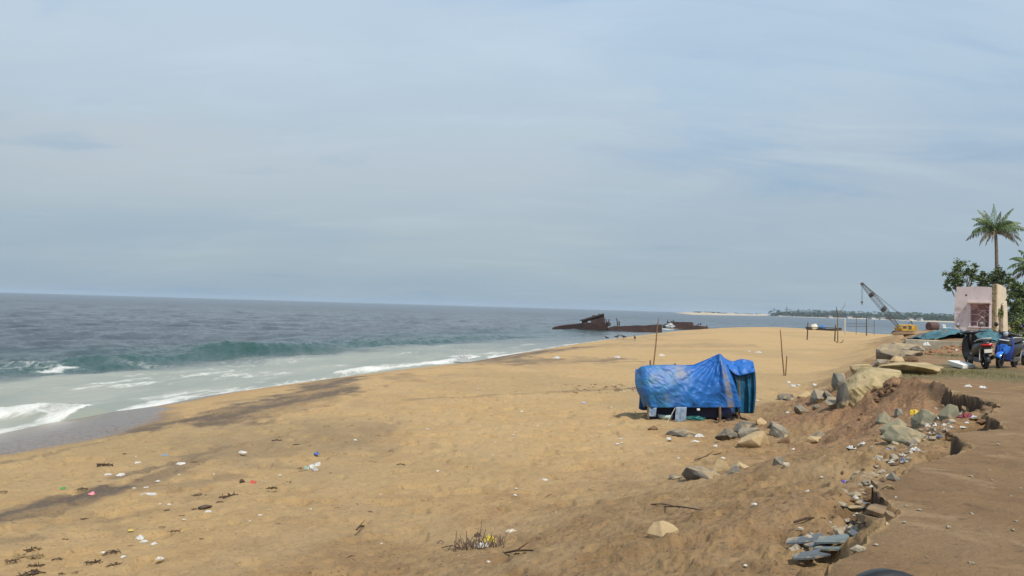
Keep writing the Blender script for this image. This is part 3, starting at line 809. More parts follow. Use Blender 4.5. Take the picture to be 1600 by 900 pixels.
# ---- rocks ------------------------------------------------------------------
def dusty(m):
    """wind-blown sand lying on the upward faces of a stone"""
    t = m.node_tree; N = NT(t); b = t.nodes['Principled BSDF']; old = b.inputs['Base Color'].links[0].from_socket
    g = N.n('ShaderNodeNewGeometry'); sp = N.n('ShaderNodeSeparateXYZ'); N.l(g.outputs['Normal'], sp.inputs[0])
    v = N.n('ShaderNodeTexCoord').outputs['Object']
    f = N.math('MULTIPLY', N.rng(sp.outputs['Z'], .45, .95, 0, .75), N.rng(N.noise(5, 6, .7, v), .38, .6, .15, 1.))
    N.l(N.mix(f, old, (.42, .30, .155)), b.inputs['Base Color']); return m
ROCKM = {
    'grey': mat('rock_grey', (.235, .215, .17), (.165, .15, .12), scale=3, rough=.9, bump=.02, bscale=12, c3=(.40, .30, .17), s3=2.2, l3=.5, h3=.62),
    'dark': mat('rock_dark', (.135, .125, .105), (.09, .083, .07), scale=3, rough=.9, bump=.02, bscale=12, c3=(.33, .25, .145), s3=2, l3=.52, h3=.64),
    'tan': mat('rock_tan', (.44, .32, .17), (.35, .25, .13), scale=2.4, rough=.92, bump=.02, bscale=10, c3=(.25, .17, .09), s3=2),
    'green': mat('rock_green', (.205, .195, .130), (.145, .14, .095), scale=2.6, rough=.88, bump=.02, bscale=11, c3=(.36, .29, .17), s3=2, l3=.5, h3=.62),
    'yellow': mat('rock_yellow', (.43, .325, .165), (.345, .255, .125), scale=1.8, rough=.94, bump=.02, bscale=9, c3=(.27, .21, .10), s3=1.8, l3=.5, h3=.62),
    'concrete': mat('broken_concrete', (.38, .34, .26), (.29, .255, .19), scale=3, rough=.95, bump=.02, bscale=10, c3=(.20, .17, .12), s3=2),
    'heap': mat('old_mortar', (.235, .20, .145), (.15, .128, .095), scale=2.2, rough=.95, bump=.03, bscale=9, c3=(.085, .07, .05), s3=3, l3=.54, h3=.64),
    'white': mat('pale_stone', (.46, .40, .30), (.35, .30, .22), scale=4, rough=.9, bump=.01),
    'brick': mat('brick_bit', (.36, .165, .09), (.27, .12, .07), scale=6, rough=.95, bump=.01),
    'brown': mat('earth_clod', (.20, .115, .058), (.14, .08, .04), scale=5, rough=.97, bump=.02, bscale=9),
}
for k_ in ('grey', 'dark', 'green', 'heap', 'concrete', 'tan'): dusty(ROCKM[k_])
ICO = {}
def ico(n):
    if n not in ICO:
        bm = bmesh.new(); bmesh.ops.create_icosphere(bm, subdivisions=n, radius=1)
        ICO[n] = (np.array([v.co[:] for v in bm.verts]), [tuple(v.index for v in f.verts) for f in bm.faces]); bm.free()
    return ICO[n]
def blob_shape(seed, size, sub=3, planes=11, rough=.05, yaw=0., tilt=0.):
    r = np.random.default_rng(seed); v, f = ico(sub)
    nrm = r.normal(size=(planes, 3)); nrm /= np.linalg.norm(nrm, axis=1)[:, None]
    dist = r.uniform(.62, .98, planes)
    dots = v @ nrm.T
    with np.errstate(divide='ignore', invalid='ignore'):
        rad = np.where(dots > .05, dist[None, :] / np.maximum(dots, .05), 9).min(1)
    rad = np.minimum(rad, 1.12)
    p = v * rad[:, None]
    nz = fbm(p[:, 0] * 2.2 + seed, p[:, 1] * 2.2 + p[:, 2] * 1.7, 4, seed % 97)
    p = p * (1 + rough * nz)[:, None]
    p = p * np.array(size) / 2
    M = np.array(Matrix.Rotation(yaw, 3, 'Z') @ Matrix.Rotation(tilt, 3, 'Y'))
    p = p @ M.T
    return p, f
def rock_shape(seed, size, sub=3, planes=11, rough=.05, yaw=0., tilt=0., pts=None):
    """an angular stone: the hull of a few points, its faces divided and roughened"""
    r = np.random.default_rng(seed); bm = bmesh.new()
    if pts is None:
        q = r.normal(size=(planes + 3, 3)); q /= np.linalg.norm(q, axis=1)[:, None]; q *= r.uniform(.82, 1.08, (planes + 3, 1))
        q[:, 2] = np.clip(q[:, 2], -.8, r.uniform(.55, .95))
        q = np.vstack([q, [[.95, .1, 0], [-.95, -.1, 0], [0, .9, 0], [.1, -.9, 0], [0, 0, -.7]]])
        q /= np.array([np.ptp(q[:, 0]), np.ptp(q[:, 1]), np.ptp(q[:, 2])]) / 2
    else: q = np.array(pts, float)
    for p in q: bm.verts.new(p)
    res = bmesh.ops.convex_hull(bm, input=bm.verts)
    bmesh.ops.delete(bm, geom=[g for g in res['geom_interior'] if isinstance(g, bmesh.types.BMVert)], context='VERTS')
    if sub > 2:
        bmesh.ops.bevel(bm, geom=list(bm.edges), offset=.035, segments=1, affect='EDGES')
        bmesh.ops.triangulate(bm, faces=bm.faces)
        for _ in range(sub - 2): bmesh.ops.subdivide_edges(bm, edges=[e for e in bm.edges if e.calc_length() > .16], cuts=1, use_grid_fill=True)
        bmesh.ops.triangulate(bm, faces=bm.faces)
    bm.normal_update()
    v = np.array([x.co[:] for x in bm.verts]); n = np.array([x.normal[:] for x in bm.verts]); f = [tuple(x.index for x in fc.verts) for fc in bm.faces]
    bm.free()
    if sub > 2:
        nz = fbm(v[:, 0] * 1.8 + seed % 91, v[:, 1] * 1.8 + v[:, 2] * 2.3, 4, seed % 97) + .5 * fbm(v[:, 0] * 5 + v[:, 2] * 4, v[:, 1] * 5 - v[:, 2] * 3, 3, seed % 89)
        v = v + n * (rough * 1.4 * nz)[:, None]
    v = v * np.array(size) / 2
    M = np.array(Matrix.Rotation(yaw, 3, 'Z') @ Matrix.Rotation(tilt, 3, 'Y'))
    return v @ M.T, f
def rock(px, py, wpx, hpx, kind, label, group=None, seed=None, flat=1., sink=.36, name='boulder', yaw=None, tilt=0., sub=3, depth_ratio=.8, cat='rock', planes=9, pts=None, rough=.05):
    g = ground(px, py); sc = g.length / FPX * 1.0; sc = math.hypot(g.x, g.y) / FPX
    w = wpx * sc * .96; h = hpx * sc * .92 * flat
    seed = seed if seed is not None else int(px * 7 + py * 13)
    yaw = yaw if yaw is not None else random.uniform(-.4, .4)
    v, f = rock_shape(seed, (w, w * depth_ratio, h / (1 - sink)), sub, yaw=yaw + math.atan2(-g.x, g.y), tilt=tilt, planes=planes, pts=pts, rough=rough)
    d = Vector((g.x, g.y, 0)).normalized() * w * depth_ratio * .35
    me = bpy.data.meshes.new(name); me.from_pydata(v.tolist(), [], f); me.materials.append(ROCKM[kind])
    o = bpy.data.objects.new(name, me); COL.objects.link(o)
    o.location = (g.x + d.x, g.y + d.y, hz(g.x + d.x * .4, g.y + d.y * .4) + h / (1 - sink) * (.5 - sink))
    return tag(o, label, cat, group)
big = [
 (1020, 673, 18, 8, 'brown', 'small brown stone lying before the left leg of the blue shelter'),
 (1066, 682, 52, 11, 'dark', 'long flat dark stone half buried in sand in front of the blue shelter'),
 (1135, 687, 36, 19, 'dark', 'dark angular boulder, lowest of the dark pair near the shelter corner'),
 (1163, 675, 34, 18, 'dark', 'dark wedge shaped boulder nearest the sandals and blue shelter'),
 (1172, 687, 40, 20, 'grey', 'pale grey boulder lying against the dark wedge beside the shelter'),
 (1177, 701, 54, 27, 'tan', 'broad tan boulder in front of the grey boulders by the shelter'),
 (1189, 665, 18, 11, 'tan', 'small tan stone tucked behind the grey boulders by the shelter'),
 (1209, 670, 18, 13, 'dark', 'small dark upright stone behind the tilted grey slab'),
 (1219, 686, 34, 22, 'grey', 'tilted grey slab where the boulder row meets the earth bank'),
 (1225, 694, 22, 12, 'brown', 'brown earthy lump under the tilted grey slab'),
 (1096, 750, 66, 22, 'dark', 'large rounded dark boulder half sunk in sand on the lower beach'),
 (1055, 749, 22, 7, 'dark', 'thin dark stone at the seaward end of the sunken boulder'),
 (1128, 738, 34, 20, 'tan', 'tan boulder rising behind the sunken dark boulder'),
 (1147, 741, 24, 17, 'grey', 'grey stone leaning on the tan boulder of the sunken group'),
 (1162, 733, 26, 11, 'tan', 'low tan stone at the bank end of the sunken group'),
 (1218, 729, 21, 18, 'dark', 'dark squarish block alone on the brown slope'),
 (1228, 730, 12, 8, 'white', 'pale square block touching the dark block on the brown slope'),
 (1036, 843, 54, 26, 'tan', 'lone tan rock with dark tip on the near sand'),
 (1279, 685, 24, 10, 'dark', 'flat dark stone on the brown earth above the tan slab'),
 (1272, 690, 24, 7, 'tan', 'thin tan slab lying on the brown earth of the slope'),
 (1229, 625, 32, 10, 'dark', 'low dark stone furthest out on the open sand beside litter'),
 (1256, 623, 22, 13, 'tan', 'tan stone between two dark stones at the foot of the bank'),
 (1280, 628, 28, 20, 'grey', 'split grey boulder in the row under the yellow ledge'),
 (1293, 622, 16, 11, 'dark', 'dark stone wedged behind the split grey boulder'),
 (1311, 609, 24, 27, 'grey', 'upright grey boulder against the face of the yellow ledge'),
 (1304, 634, 32, 13, 'grey', 'flat light grey slab at the foot of the yellow ledge'),
 (1317, 633, 20, 34, 'dark', 'tall dark stone standing in for the dark side face of the yellow ledge'),  # added dark stone in place of the yellow ledge's own dark side face
 (1252, 647, 24, 13, 'grey', 'light grey stone alone on the sand below the flat slab'),
 (1277, 640, 15, 8, 'grey', 'small grey stone between the lone stone and the flat slab'),
 (1349, 580, 36, 10, 'brown', 'thin brown rock plate lying on the seaward rim of the yellow ledge'),
 (1378, 572, 22, 11, 'grey', 'grey stone between the rock plate and the broken wall heap'),
 (1384, 666, 30, 22, 'green', 'rounded green grey boulder at the seaward end of the bank stones'),
 (1398, 677, 50, 21, 'green', 'leaning green grey slab above the biggest bank boulder'),
 (1408, 694, 62, 24, 'green', 'biggest green grey boulder with flat top below the earth bank'),
 (1443, 668, 38, 26, 'green', 'pointed green boulder beside the yellow plastic on the bank'),
 (1405, 656, 14, 18, 'grey', 'thin grey stone standing upright behind the green boulders'),
 (1483, 658, 30, 25, 'green', 'olive stone block under the broken road edge with red cloth'),
 (1424, 697, 20, 12, 'grey', 'small grey stone against the end of the biggest bank boulder'),
 (1395, 752, 22, 13, 'grey', 'grey lump of broken road at the notch in the road edge'),
 (1316, 797, 20, 9, 'grey', 'dull grey stone at the seaward side of the brick scraps'),
 (1330, 803, 34, 9, 'green', 'long low greenish stone among the rubble by the road notch'),
 (1380, 822, 17, 11, 'white', 'pale stone in the rubble just under the road notch'),
 (1340, 862, 26, 8, 'concrete', 'pale concrete flake behind the slate sheets at the road edge'),
 (1251, 830, 14, 6, 'white', 'pale flat pebble above the long slate sheet'),
 (1378, 664, 16, 9, 'dark', 'small dark stone in the shade of the round green boulder'),
]
for px, py, w, h, k, lab in big:
    rock(px, py, w, h, k, lab, sub=4 if w > 30 else 3)
# the yellow ledge and the broken wall heap
LEDGE = [(-1, -.55, -1), (-.95, -.6, -.05), (-.62, -.9, -1), (-.6, -.8, .25), (.25, -1, -1), (.30, -.9, .45), (1, -.5, -1), (.8, -.3, .85), (-.9, .5, .25), (-.9, .9, -1), (-.45, .2, .72), (-.3, 1, .98), (.5, 1, 1), (1, .8, .95), (1, 1, -1), (.1, -.3, .86)]
lr = rock(1362, 628, 92, 46, 'yellow', 'huge yellow weathered rock ledge under the grassy bank', name='rock_ledge', sub=6, depth_ratio=1.3, sink=.34, seed=77, yaw=.1, pts=LEDGE, rough=.045)
lr.location += Vector((.22, .45, -.13))
rock(1418, 584, 88, 17, 'yellow', 'flat yellow slab behind the rock ledge beside the grass', name='rock_slab', sub=5, depth_ratio=.9, seed=5, sink=.3, rough=.05, pts=[(-1, -.6, -.6), (-1, .5, .3), (-.6, -1, .5), (.1, -1, .8), (.7, -.9, .6), (1, -.4, .1), (1, .6, .5), (.4, 1, .9), (-.5, .9, .8), (0, 0, -1), (.9, 0, -.8), (-.9, .2, -.9)])
rock(1350, 583, 40, 14, 'yellow', 'sloping yellow rock on the seaward shoulder of the ledge', name='rock_slab', sub=4, seed=8)
rock(1392, 562, 42, 26, 'heap', 'large dark grey fallen wall block at the seaward tip of the heap', sub=4, seed=15, yaw=.3, planes=9)
rock(1416, 548, 56, 13, 'heap', 'long broken wall slab lying across the top of the heap', name='wall_slab', sub=4, seed=21, tilt=.1, planes=9)
rock(1412, 556, 60, 9, 'heap', 'undercut grey slab below the long wall slab of the heap', name='wall_slab', sub=4, seed=22)
rock(1402, 567, 22, 10, 'tan', 'tan triangular stone under the undercut slab of the heap', seed=23)
rock(1422, 565, 24, 9, 'brown', 'brown stone under the shaded hollow of the wall heap', seed=24)
rock(1431, 549, 18, 9, 'dark', 'dark square block before the concrete slab of the heap', seed=25)
rock(1380, 573, 20, 9, 'brown', 'brown rounded stone at the foot of the wall heap', seed=27)
def slab(pxl, pyl, size, yaw, kind, label, name='concrete_slab', tilt=0., up=0.):
    g = ground(pxl, pyl); e = MB()
    a, b, c_ = size
    M = Matrix.Rotation(yaw, 4, 'Z') @ Matrix.Rotation(tilt, 4, 'X')
    e.box((-a / 2, -b / 2, 0), (a / 2, b / 2, c_), M, jit=.03 * min(a, b) + .004)
    o = e.build(name, ROCKM[kind] if isinstance(kind, str) else kind, None, bevel=.012)
    o.location = g + Vector((0, 0, up - .03)); return tag(o, label, 'slab')
slab(1441, 545, (1.35, .5, .42), -.35, 'concrete', 'rectangular grey concrete slab on the heap before the blue netting')
slab(1465, 541, (1.9, .35, .28), -.3, 'concrete', 'long concrete kerb running along the heap to the blue netting')
whitef = mat('white_foam', (.78, .76, .70), (.68, .66, .60), scale=4, rough=.7)
slab(1501, 575, (.56, .46, .13), .5, whitef, 'white foam block lying flat beside the black scooter', 'foam_block', .18, .06)
# small rubble: individuals, look alike within their kind
kinds = [('brick', 'brick_bit', 'small red brick fragment in the rubble below the ruined house', 'brick fragments below the house', 70),
         ('concrete', 'rubble_stone', 'fist sized concrete crumb in the rubble along the road edge', 'rubble crumbs along the road edge', 230),
         ('brown', 'earth_clod', 'brown clod of earth lying on the slope', 'earth clods on the slope', 80),
         ('white', 'pale_pebble', 'small pale stone lying in the rubble of the bank', 'pale stones on the bank', 60)]
rub = random.Random(4)
for kind, nm, lab, grp, n in kinds:
    protos = []
    for s in range(5):
        v, f = rock_shape(300 + s + len(nm) * 7, (1, rub.uniform(.6, .9), rub.uniform(.45, .7)), 2, 6)
        me = bpy.data.meshes.new(nm); me.from_pydata(v.tolist(), [], f); me.materials.append(ROCKM[kind]); protos.append(me)
    if kind == 'brown': earth_protos = protos
    for i in range(n):
        if kind == 'brick':
            px, py, s = rub.uniform(1440, 1560), rub.uniform(531, 556), rub.uniform(.10, .26)
            if py < 527 + (px - 1440) * .12 : py += 8
        elif kind == 'brown':
            px, py, s = rub.uniform(1180, 1480), rub.uniform(610, 880), rub.uniform(.03, .09)
            if py > 1000 - (px - 1180) * .35 or px < 1420 - (py - 600) * .9: px = rub.uniform(1290, 1400); py = rub.uniform(640, 760)
        else:
            u = rub.random()
            cx, cy = interp([(1275, 878), (1320, 845), (1370, 818), (1372, 770), (1400, 725), (1460, 705), (1480, 668), (1520, 648), (1450, 690), (1390, 720)], u)
            px, py, s = cx - abs(rub.gauss(0, 26)), cy - abs(rub.gauss(0, 13)) + 5, rub.choice((.025, .03, .04, .05, .07, .1)) * rub.uniform(.7, 1.2) * (1 + .4 * (cy < 700))
        g = ground(px, py)
        if kind != 'brick' and float(edge_sd(np.array([g.x]), np.array([g.y]))[0]) > -.08: continue
        o = bpy.data.objects.new(nm, rub.choice(protos)); COL.objects.link(o)
        o.location = g + Vector((0, 0, s * .13)); o.scale = (s, s, s); o.rotation_euler = (rub.uniform(-.4, .4), rub.uniform(-.4, .4), rub.uniform(0, 6.3))
        tag(o, lab, 'stone', grp)

crustm = mat('road_crust', (.25, .165, .085), (.15, .10, .06), scale=6, rough=.95, bump=.02, bscale=14, c3=(.09, .07, .055), s3=5)
cr = random.Random(31)
for i in range(44):
    t = cr.random() * (len(edge_px) - 6); k = int(t); q_ = t - k
    ax, ay = edge_px[k]; bx, by = edge_px[k + 1]
    x, y = plane_hit(ax * (1 - q_) + bx * q_, ay * (1 - q_) + by * q_, PLZ)
    L = cr.uniform(.05, .15); off = cr.uniform(.02, .28)
    x -= off * cr.uniform(.5, 1); y += off * cr.uniform(-.3, .6)
    if float(edge_sd(np.array([x]), np.array([y]))[0]) > -.02: continue
    ring = [(L * math.cos(a) * cr.uniform(.6, 1.1), L * .75 * math.sin(a) * cr.uniform(.6, 1.1), 0) for a in np.linspace(0, 6.28, cr.choice((6, 7, 8)))[:-1]]
    o = MB().prism(ring, (cr.uniform(-.01, .01), 0, cr.uniform(.025, .05))).build('road_crust', crustm, None)
    o.location = (x, y, hz(x, y) + .015); o.rotation_euler = (cr.uniform(-.4, .4), cr.uniform(-.55, .1), cr.uniform(0, 6.3))
    tag(o, 'broken piece of road crust fallen from the eroded road edge', 'crust', 'broken road crust along the edge')
for i in range(46):
    px = cr.uniform(1330, 1600); py = cr.uniform(610, 895)
    g = ground(px, py)
    if float(edge_sd(np.array([g.x]), np.array([g.y]))[0]) < .06: continue
    s_ = cr.uniform(.012, .045)
    o = bpy.data.objects.new('road_pebble', protos[i % 5]); COL.objects.link(o); o.location = g + Vector((0, 0, s_ * .2)); o.scale = (s_, s_, s_ * .8); o.rotation_euler = (0, 0, cr.uniform(0, 6))
    tag(o, 'small loose pebble lying on the brown dirt road', 'stone', 'pebbles on the dirt road')

for i in range(60):
    hx, hy = cr.choice([(1540, 634), (1515, 626), (1492, 622), (1550, 664), (1500, 692), (1382, 790), (1368, 778), (1400, 604), (1385, 616), (1375, 628)])
    g = ground(hx - abs(cr.gauss(0, 9)), hy + cr.gauss(0, 4))
    if float(edge_sd(np.array([g.x]), np.array([g.y]))[0]) > -.05: continue
    s_ = cr.uniform(.06, .2)
    o = bpy.data.objects.new('earth_clod', earth_protos[i % 5]); COL.objects.link(o); o.location = g + Vector((0, 0, s_ * .15)); o.scale = (s_, s_, s_); o.rotation_euler = (cr.uniform(-.5, .5), cr.uniform(-.5, .5), cr.uniform(0, 6))
    tag(o, 'brown clod of earth lying on the slope', 'stone', 'earth clods on the slope')

# ---- blue shelter -----------------------------------------------------------
def tarp_material(name, base, dusty, teal):
    m, t, b = newmat(name); N = NT(t)
    tc = N.n('ShaderNodeTexCoord'); v = tc.outputs['Object']
    a = N.n('ShaderNodeAttribute', attribute_name='stain'); s = N.n('ShaderNodeSeparateColor'); N.l(a.outputs['Color'], s.inputs[0])
    c_ = N.mix(N.rng(N.noise(2.2, 5, .6, v), .35, .65), base, tuple(x * .86 for x in base))
    c_ = N.mix(N.math('MULTIPLY', s.outputs[1], N.rng(N.noise(4, 6, .65, v), .36, .66, .15, .8)), c_, teal)
    c_ = N.mix(N.rng(N.noise(14, 6, .75, v), .64, .74, 0, .16), c_, (.14, .30, .52))
    c_ = N.mix(N.math('MULTIPLY', s.outputs[0], N.rng(N.noise(3.2, 6, .7, v), .38, .58, .15, .9)), c_, dusty)
    N.l(c_, b.inputs['Base Color']); b.inputs['Roughness'].default_value = .48
    wv = N.noise(6, 7, .72, v, 2.2)
    N.l(N.bump(wv, .5, .02), b.inputs['Normal'])
    return m
def shelter():
    g0 = ground(1088, 661); D = g0.y
    e = empty('beach_shelter', g0, 0, 'low blue tarpaulin shelter on short posts standing on the open sand', 'shelter')
    tm = tarp_material('blue_tarp', (.012, .125, .44), (.27, .225, .14), (.022, .165, .29))
    tm2 = tarp_material('teal_shaded_tarp', (.008, .095, .185), (.10, .14, .14), (.01, .12, .20))  # teal copy of the tarp with the inner side's shade in its colour
    top = [(996, 577), (1001, 573), (1012, 571), (1030, 570.5), (1050, 570), (1070, 570.5), (1084, 570), (1096, 565), (1110, 559), (1120, 554), (1125, 552.5), (1128, 555)]
    bot = [(1010, 635), (1018, 637), (1030, 637), (1044, 637), (1058, 636.5), (1072, 637), (1088, 637), (1102, 637), (1118, 637), (1132, 637.5), (1147, 637), (1159, 637)]
    nu, nv = 150, 56; V = []; C = []
    def front(u, v):
        tx, ty = interp(top, u); bx, by = interp(bot, u)
        px = tx + (bx - tx) * v; py = ty + (by - ty) * v
        px -= 9 * math.sin(math.pi * min(1, v * 1.05)) * max(0, 1 - u * 9) ** 1.5
        px += 3.0 * math.sin(math.pi * v) * max(0, u * 7 - 6)
        peak = math.exp(-((u - .91) / .10) ** 2)
        dep = D + .62 - .30 * v ** .8 - .12 * math.sin(math.pi * v) - .16 * peak * (1 - v)
        dep += .28 * max(0, 1 - u * 7) ** 2 + .10 * max(0, u * 8 - 7) * (1 - .3 * v)
        # creases fan out from the peak, and sag between the posts
        ang = math.atan2(py - 553, px - 1125.5); rad = math.hypot(px - 1125, py - 553)
        dep += .035 * math.sin(ang * 21 + 2 * sn(u * 3, v * 3, 2, 3)) * min(1, rad / 25) * math.exp(-rad / 90)
        dep += .04 * sn(u * 6, v * 3.5, 3, 4) + .007 * sn(u * 26, v * 12 + u * 9, 3, 5)
        dep += .022 * math.sin(u * 34 + v * 3) * v ** 2
        dep -= .012 * (1 - min(1, abs(sn(u * 5 + v * 1.5, v * 2.2, 3, 14)) * 5)) + .011 * (1 - min(1, abs(sn(u * 13 - v * 4, v * 5, 2, 15)) * 4))
        return P(px, py, dep)
    mb = MB().grid(front, nu, nv)
    o = wpart(mb, 'tarpaulin', tm, e, smooth=True, solid=.006)
    at = o.data.attributes.new('stain', 'FLOAT_COLOR', 'POINT')
    for j in range(nv + 1):
        for i in range(nu + 1):
            u, v = i / nu, j / nv; p = mb.v[j * (nu + 1) + i]
            band = sstep(.017, .008, abs(u - (.874 - .03 * v + .012 * sn(v * 6, u, 2, 6)))) * min(1, v * 5)
            band = sstep(.042, .026, abs(u - (.918 - .035 * v ** .7) + .006 * sn(v * 9, 0, 2, 6))) * (.75 + .25 * v) * sstep(.05, .25, v)
            sp = math.exp(-(((u - .42) / .07) ** 2 + ((v - .18) / .16) ** 2)) * .95 + .6 * math.exp(-(((u - .25) / .12) ** 2 + ((v - .3) / .2) ** 2)) + .5 * math.exp(-(((u - .33) / .08) ** 2 + ((v - .78) / .16) ** 2)) + .4 * math.exp(-((u - .0) / .05) ** 2)
            teal = sstep(.62, .2, u) * .8 + .2 * v
            at.data[j * (nu + 1) + i].color = (float(min(1, band + sp * (.35 + .8 * max(0, sn(u * 22, v * 12, 4, 7) + .2)))), float(teal), 0, 1)
    # rear slope of the same cover
    def rear(u, v):
        tx, ty = interp(top, u); p = P(tx, ty, D + .62 - .16 * math.exp(-((u - .91) / .10) ** 2) + .28 * max(0, 1 - u * 7) ** 2)
        q = Vector((p.x + .05 + .3 * max(0, 1 - u * 7), D + 1.75, g0.z + .12 + .05 * math.sin(u * 23)))
        r_ = p.lerp(q, v); r_.z += .18 * math.sin(math.pi * v) * (1 + .2 * sn(u * 8, v * 4, 3, 9)); return r_
    wpart(MB().grid(rear, 50, 16), 'rear_tarpaulin', tm, e, smooth=True, solid=.006)
    def left_end(u, v):
        a = front(0, v); b = rear(0, v); r_ = a.lerp(b, u); r_.x -= .05 * math.sin(math.pi * u); return r_
    wpart(MB().grid(left_end, 12, 16), 'end_tarpaulin', tm, e, smooth=True, solid=.006)
    # the bank side flap, coloured darker for its shaded inner side, and its little roof
    rt = [(1126, 554.5), (1136, 562), (1146, 565), (1153, 562), (1159, 561), (1170, 562.5), (1177, 565)]
    rb = [(1139, 576), (1146, 583), (1151, 586), (1157, 587), (1165, 585), (1174, 583), (1180, 580)]
    def roof(u, v):
        a = interp(rt, u); b = interp(rb, u)
        return P(a[0] + (b[0] - a[0]) * v, a[1] + (b[1] - a[1]) * v, D + 1.05 - .45 * v + .07 * sn(u * 7, v * 5, 3, 11) - .06 * math.sin(math.pi * v) + .1 * (1 - u))
    wpart(MB().grid(roof, 30, 14), 'flap_roof', tm, e, smooth=True, solid=.006)
    lt = [(1139, 577), (1150, 586), (1165, 585), (1174, 583), (1180, 580)]
    lb = [(1147, 643), (1157, 645.5), (1168, 646), (1174, 646), (1178, 645)]
    def flap(u, v):
        a = interp(lt, u); b = interp(lb, u)
        bulge = 2.2 * math.sin(math.pi * v) * u
        return P(a[0] + (b[0] - a[0]) * v + bulge, a[1] + (b[1] - a[1]) * v, D + .66 + .05 * math.sin(u * 19) * (.4 + v) + .03 * sn(u * 8, v * 6, 3, 12) + .15 * (1 - u))
    mbf = MB().grid(flap, 34, 24)
    wpart(mbf, 'side_flap', tm2, e, smooth=True, solid=.006)
    def side(u, v):
        a = flap(1, v); b = Vector((a.x - .1, a.y + .95, a.z)); r_ = a.lerp(b, u); r_.x += .05 * math.sin(math.pi * u) ; return r_
    wpart(MB().grid(side, 12, 20), 'end_flap', tm, e, smooth=True, solid=.006)
    def roofback(u, v):
        a = roof(u, 0); b = Vector((a.x, D + 1.75, a.z - .5)); r_ = a.lerp(b, v); r_.z += .1 * math.sin(math.pi * v); return r_
    wpart(MB().grid(roofback, 16, 8), 'flap_back', tm, e, smooth=True, solid=.006)
    # posts, ropes
    wood = mat('weathered_pole', (.20, .13, .07), (.12, .078, .042), scale=9, rough=.9, bump=.004)
    def post(px, pt, pb, dd, r=.032):
        a = P(px, pb, D + dd); z = hz(a.x, a.y); b = P(px + .6, pt, D + dd)
        return wpart(MB().tube([(a.x, a.y, z - .15), (a.x + .01, a.y, (z + b.z) / 2), b], [r, r * .95, r * .8], 8), 'post', wood, e)
    post(1012, 632, 651, .40); post(1124, 634, 661, .10, .036); post(1154, 590, 647, .75); post(1125, 556, 655, .66); post(1015.5, 563, 640, .72, .028)
    post(1054, 568, 640, .8); post(1020, 585, 645, 1.6); post(1120, 585, 645, 1.65)
    rope = mat('pale_rope', (.55, .50, .40), (.45, .40, .3), scale=30)
    a = P(1055, 637, D + .24); b = P(1042, 660, D - .05); b.z = hz(b.x, b.y)
    wpart(MB().tube([a, a.lerp(b, .5) + Vector((0, 0, -.01)), b], .007, 5), 'rope', rope, e)
    wpart(MB().box(P(1091, 640, D + .2) - Vector((.035, .02, .02)), P(1091, 640, D + .2) + Vector((.035, .0, .03))), 'tie_patch', mat('white_tie', (.7, .7, .68), scale=9), e)
    cl = mat('pale_curtain', (.26, .33, .42), (.19, .26, .35), scale=5, rough=.8)
    def curtain(px0, px1, pt, pb, dd):
        return lambda u, v: P(px0 + (px1 - px0) * u - 1.5 * v, pt + (pb - pt) * v, D + dd + .03 * math.sin(u * 5 + v * 2) + .02 * sn(u * 5, v * 5, 2, 20))
    wpart(MB().grid(curtain(1056, 1073, 636, 659, .2), 16, 12), 'curtain', cl, e, smooth=True, solid=.004)
    wpart(MB().grid(curtain(1014, 1026, 637, 651, .36), 12, 10), 'curtain', cl, e, smooth=True, solid=.004)
    dk = mat('shade_sheet_dark', (.012, .018, .05), (.02, .03, .075), scale=4, rough=.7)  # near-black sheet added to deepen the shade under the cover
    wpart(MB().grid(curtain(1015, 1122, 634, 656, .62), 30, 12), 'shade_sheet', dk, e, smooth=True, solid=.004)
    # things kept under the cover
    def at(px, py): q = ground(px, py); return q
    def basin(px, py, r, h, c, lab, nm='basin'):
        q = at(px, py); mb = MB().lathe([(0, .0), (r * .8, 0), (r, h), (r * .96, h), (r * .77, .012), (0, .012)], Matrix.Identity(4), 28)
        o = mb.build(nm, c, None, smooth=True); o.location = q + Vector((0, .12, .0)); tag(o, lab, nm); return o
    basin(1041, 655.5, .20, .12, mat('pale_teal_plastic', (.45, .60, .58), (.4, .54, .52), scale=3, rough=.4), 'pale teal washing basin under the seaward half of the blue shelter')
    netm = mat('green_net', (.05, .27, .25), (.03, .16, .16), scale=20, rough=.8)
    q = at(1086, 658); mb = MB(); rr = random.Random(9)
    for k in range(46):
        a0 = rr.uniform(0, 6.28); R0 = rr.uniform(.06, .26)
        pts = [(math.cos(a0 + t * .6) * R0 * (1 + .2 * rr.random()), math.sin(a0 + t * .6) * R0 * .6, .02 + .13 * rr.random() * (1 - R0 * 2)) for t in range(6)]
        mb.tube(pts, .006, 4)
    o = mb.build('fishing_net', netm, None); o.location = q + Vector((0, .1, 0)); tag(o, 'tangled green fishing net bundled under the blue shelter', 'net')
    v, f = blob_shape(91, (.44, .4, .46), 3, 14, .12)
    mb = MB(); mb.add([Vector(p) for p in v], f)
    o = mb.build('sack', mat('navy_sack', (.02, .04, .13), (.03, .06, .19), scale=5, rough=.6), None, smooth=True); q = at(1128, 658); o.location = q + Vector((.14, .28, .2)); tag(o, 'navy blue sack leaning by the brown corner post of the shelter', 'sack')
    # white tub and foam box at the bank side
    q = at(1146, 652); mb = MB().box((-.15, -.12, .06), (.15, .12, .24)); o = mb.build('foam_box', whitef, None, bevel=.02); o.location = q + Vector((0, .3, 0)); tag(o, 'white foam box on the sand at the bank side of the shelter', 'box')
    MB().box((-.14, -.11, 0), (.14, .11, .06)).build('base', mat('black_plastic', (.02, .02, .022), (.03, .03, .03), scale=5, rough=.5), o)
    sole = mat('sandal_rubber', (.03, .022, .02), (.05, .035, .03), scale=9, rough=.7)
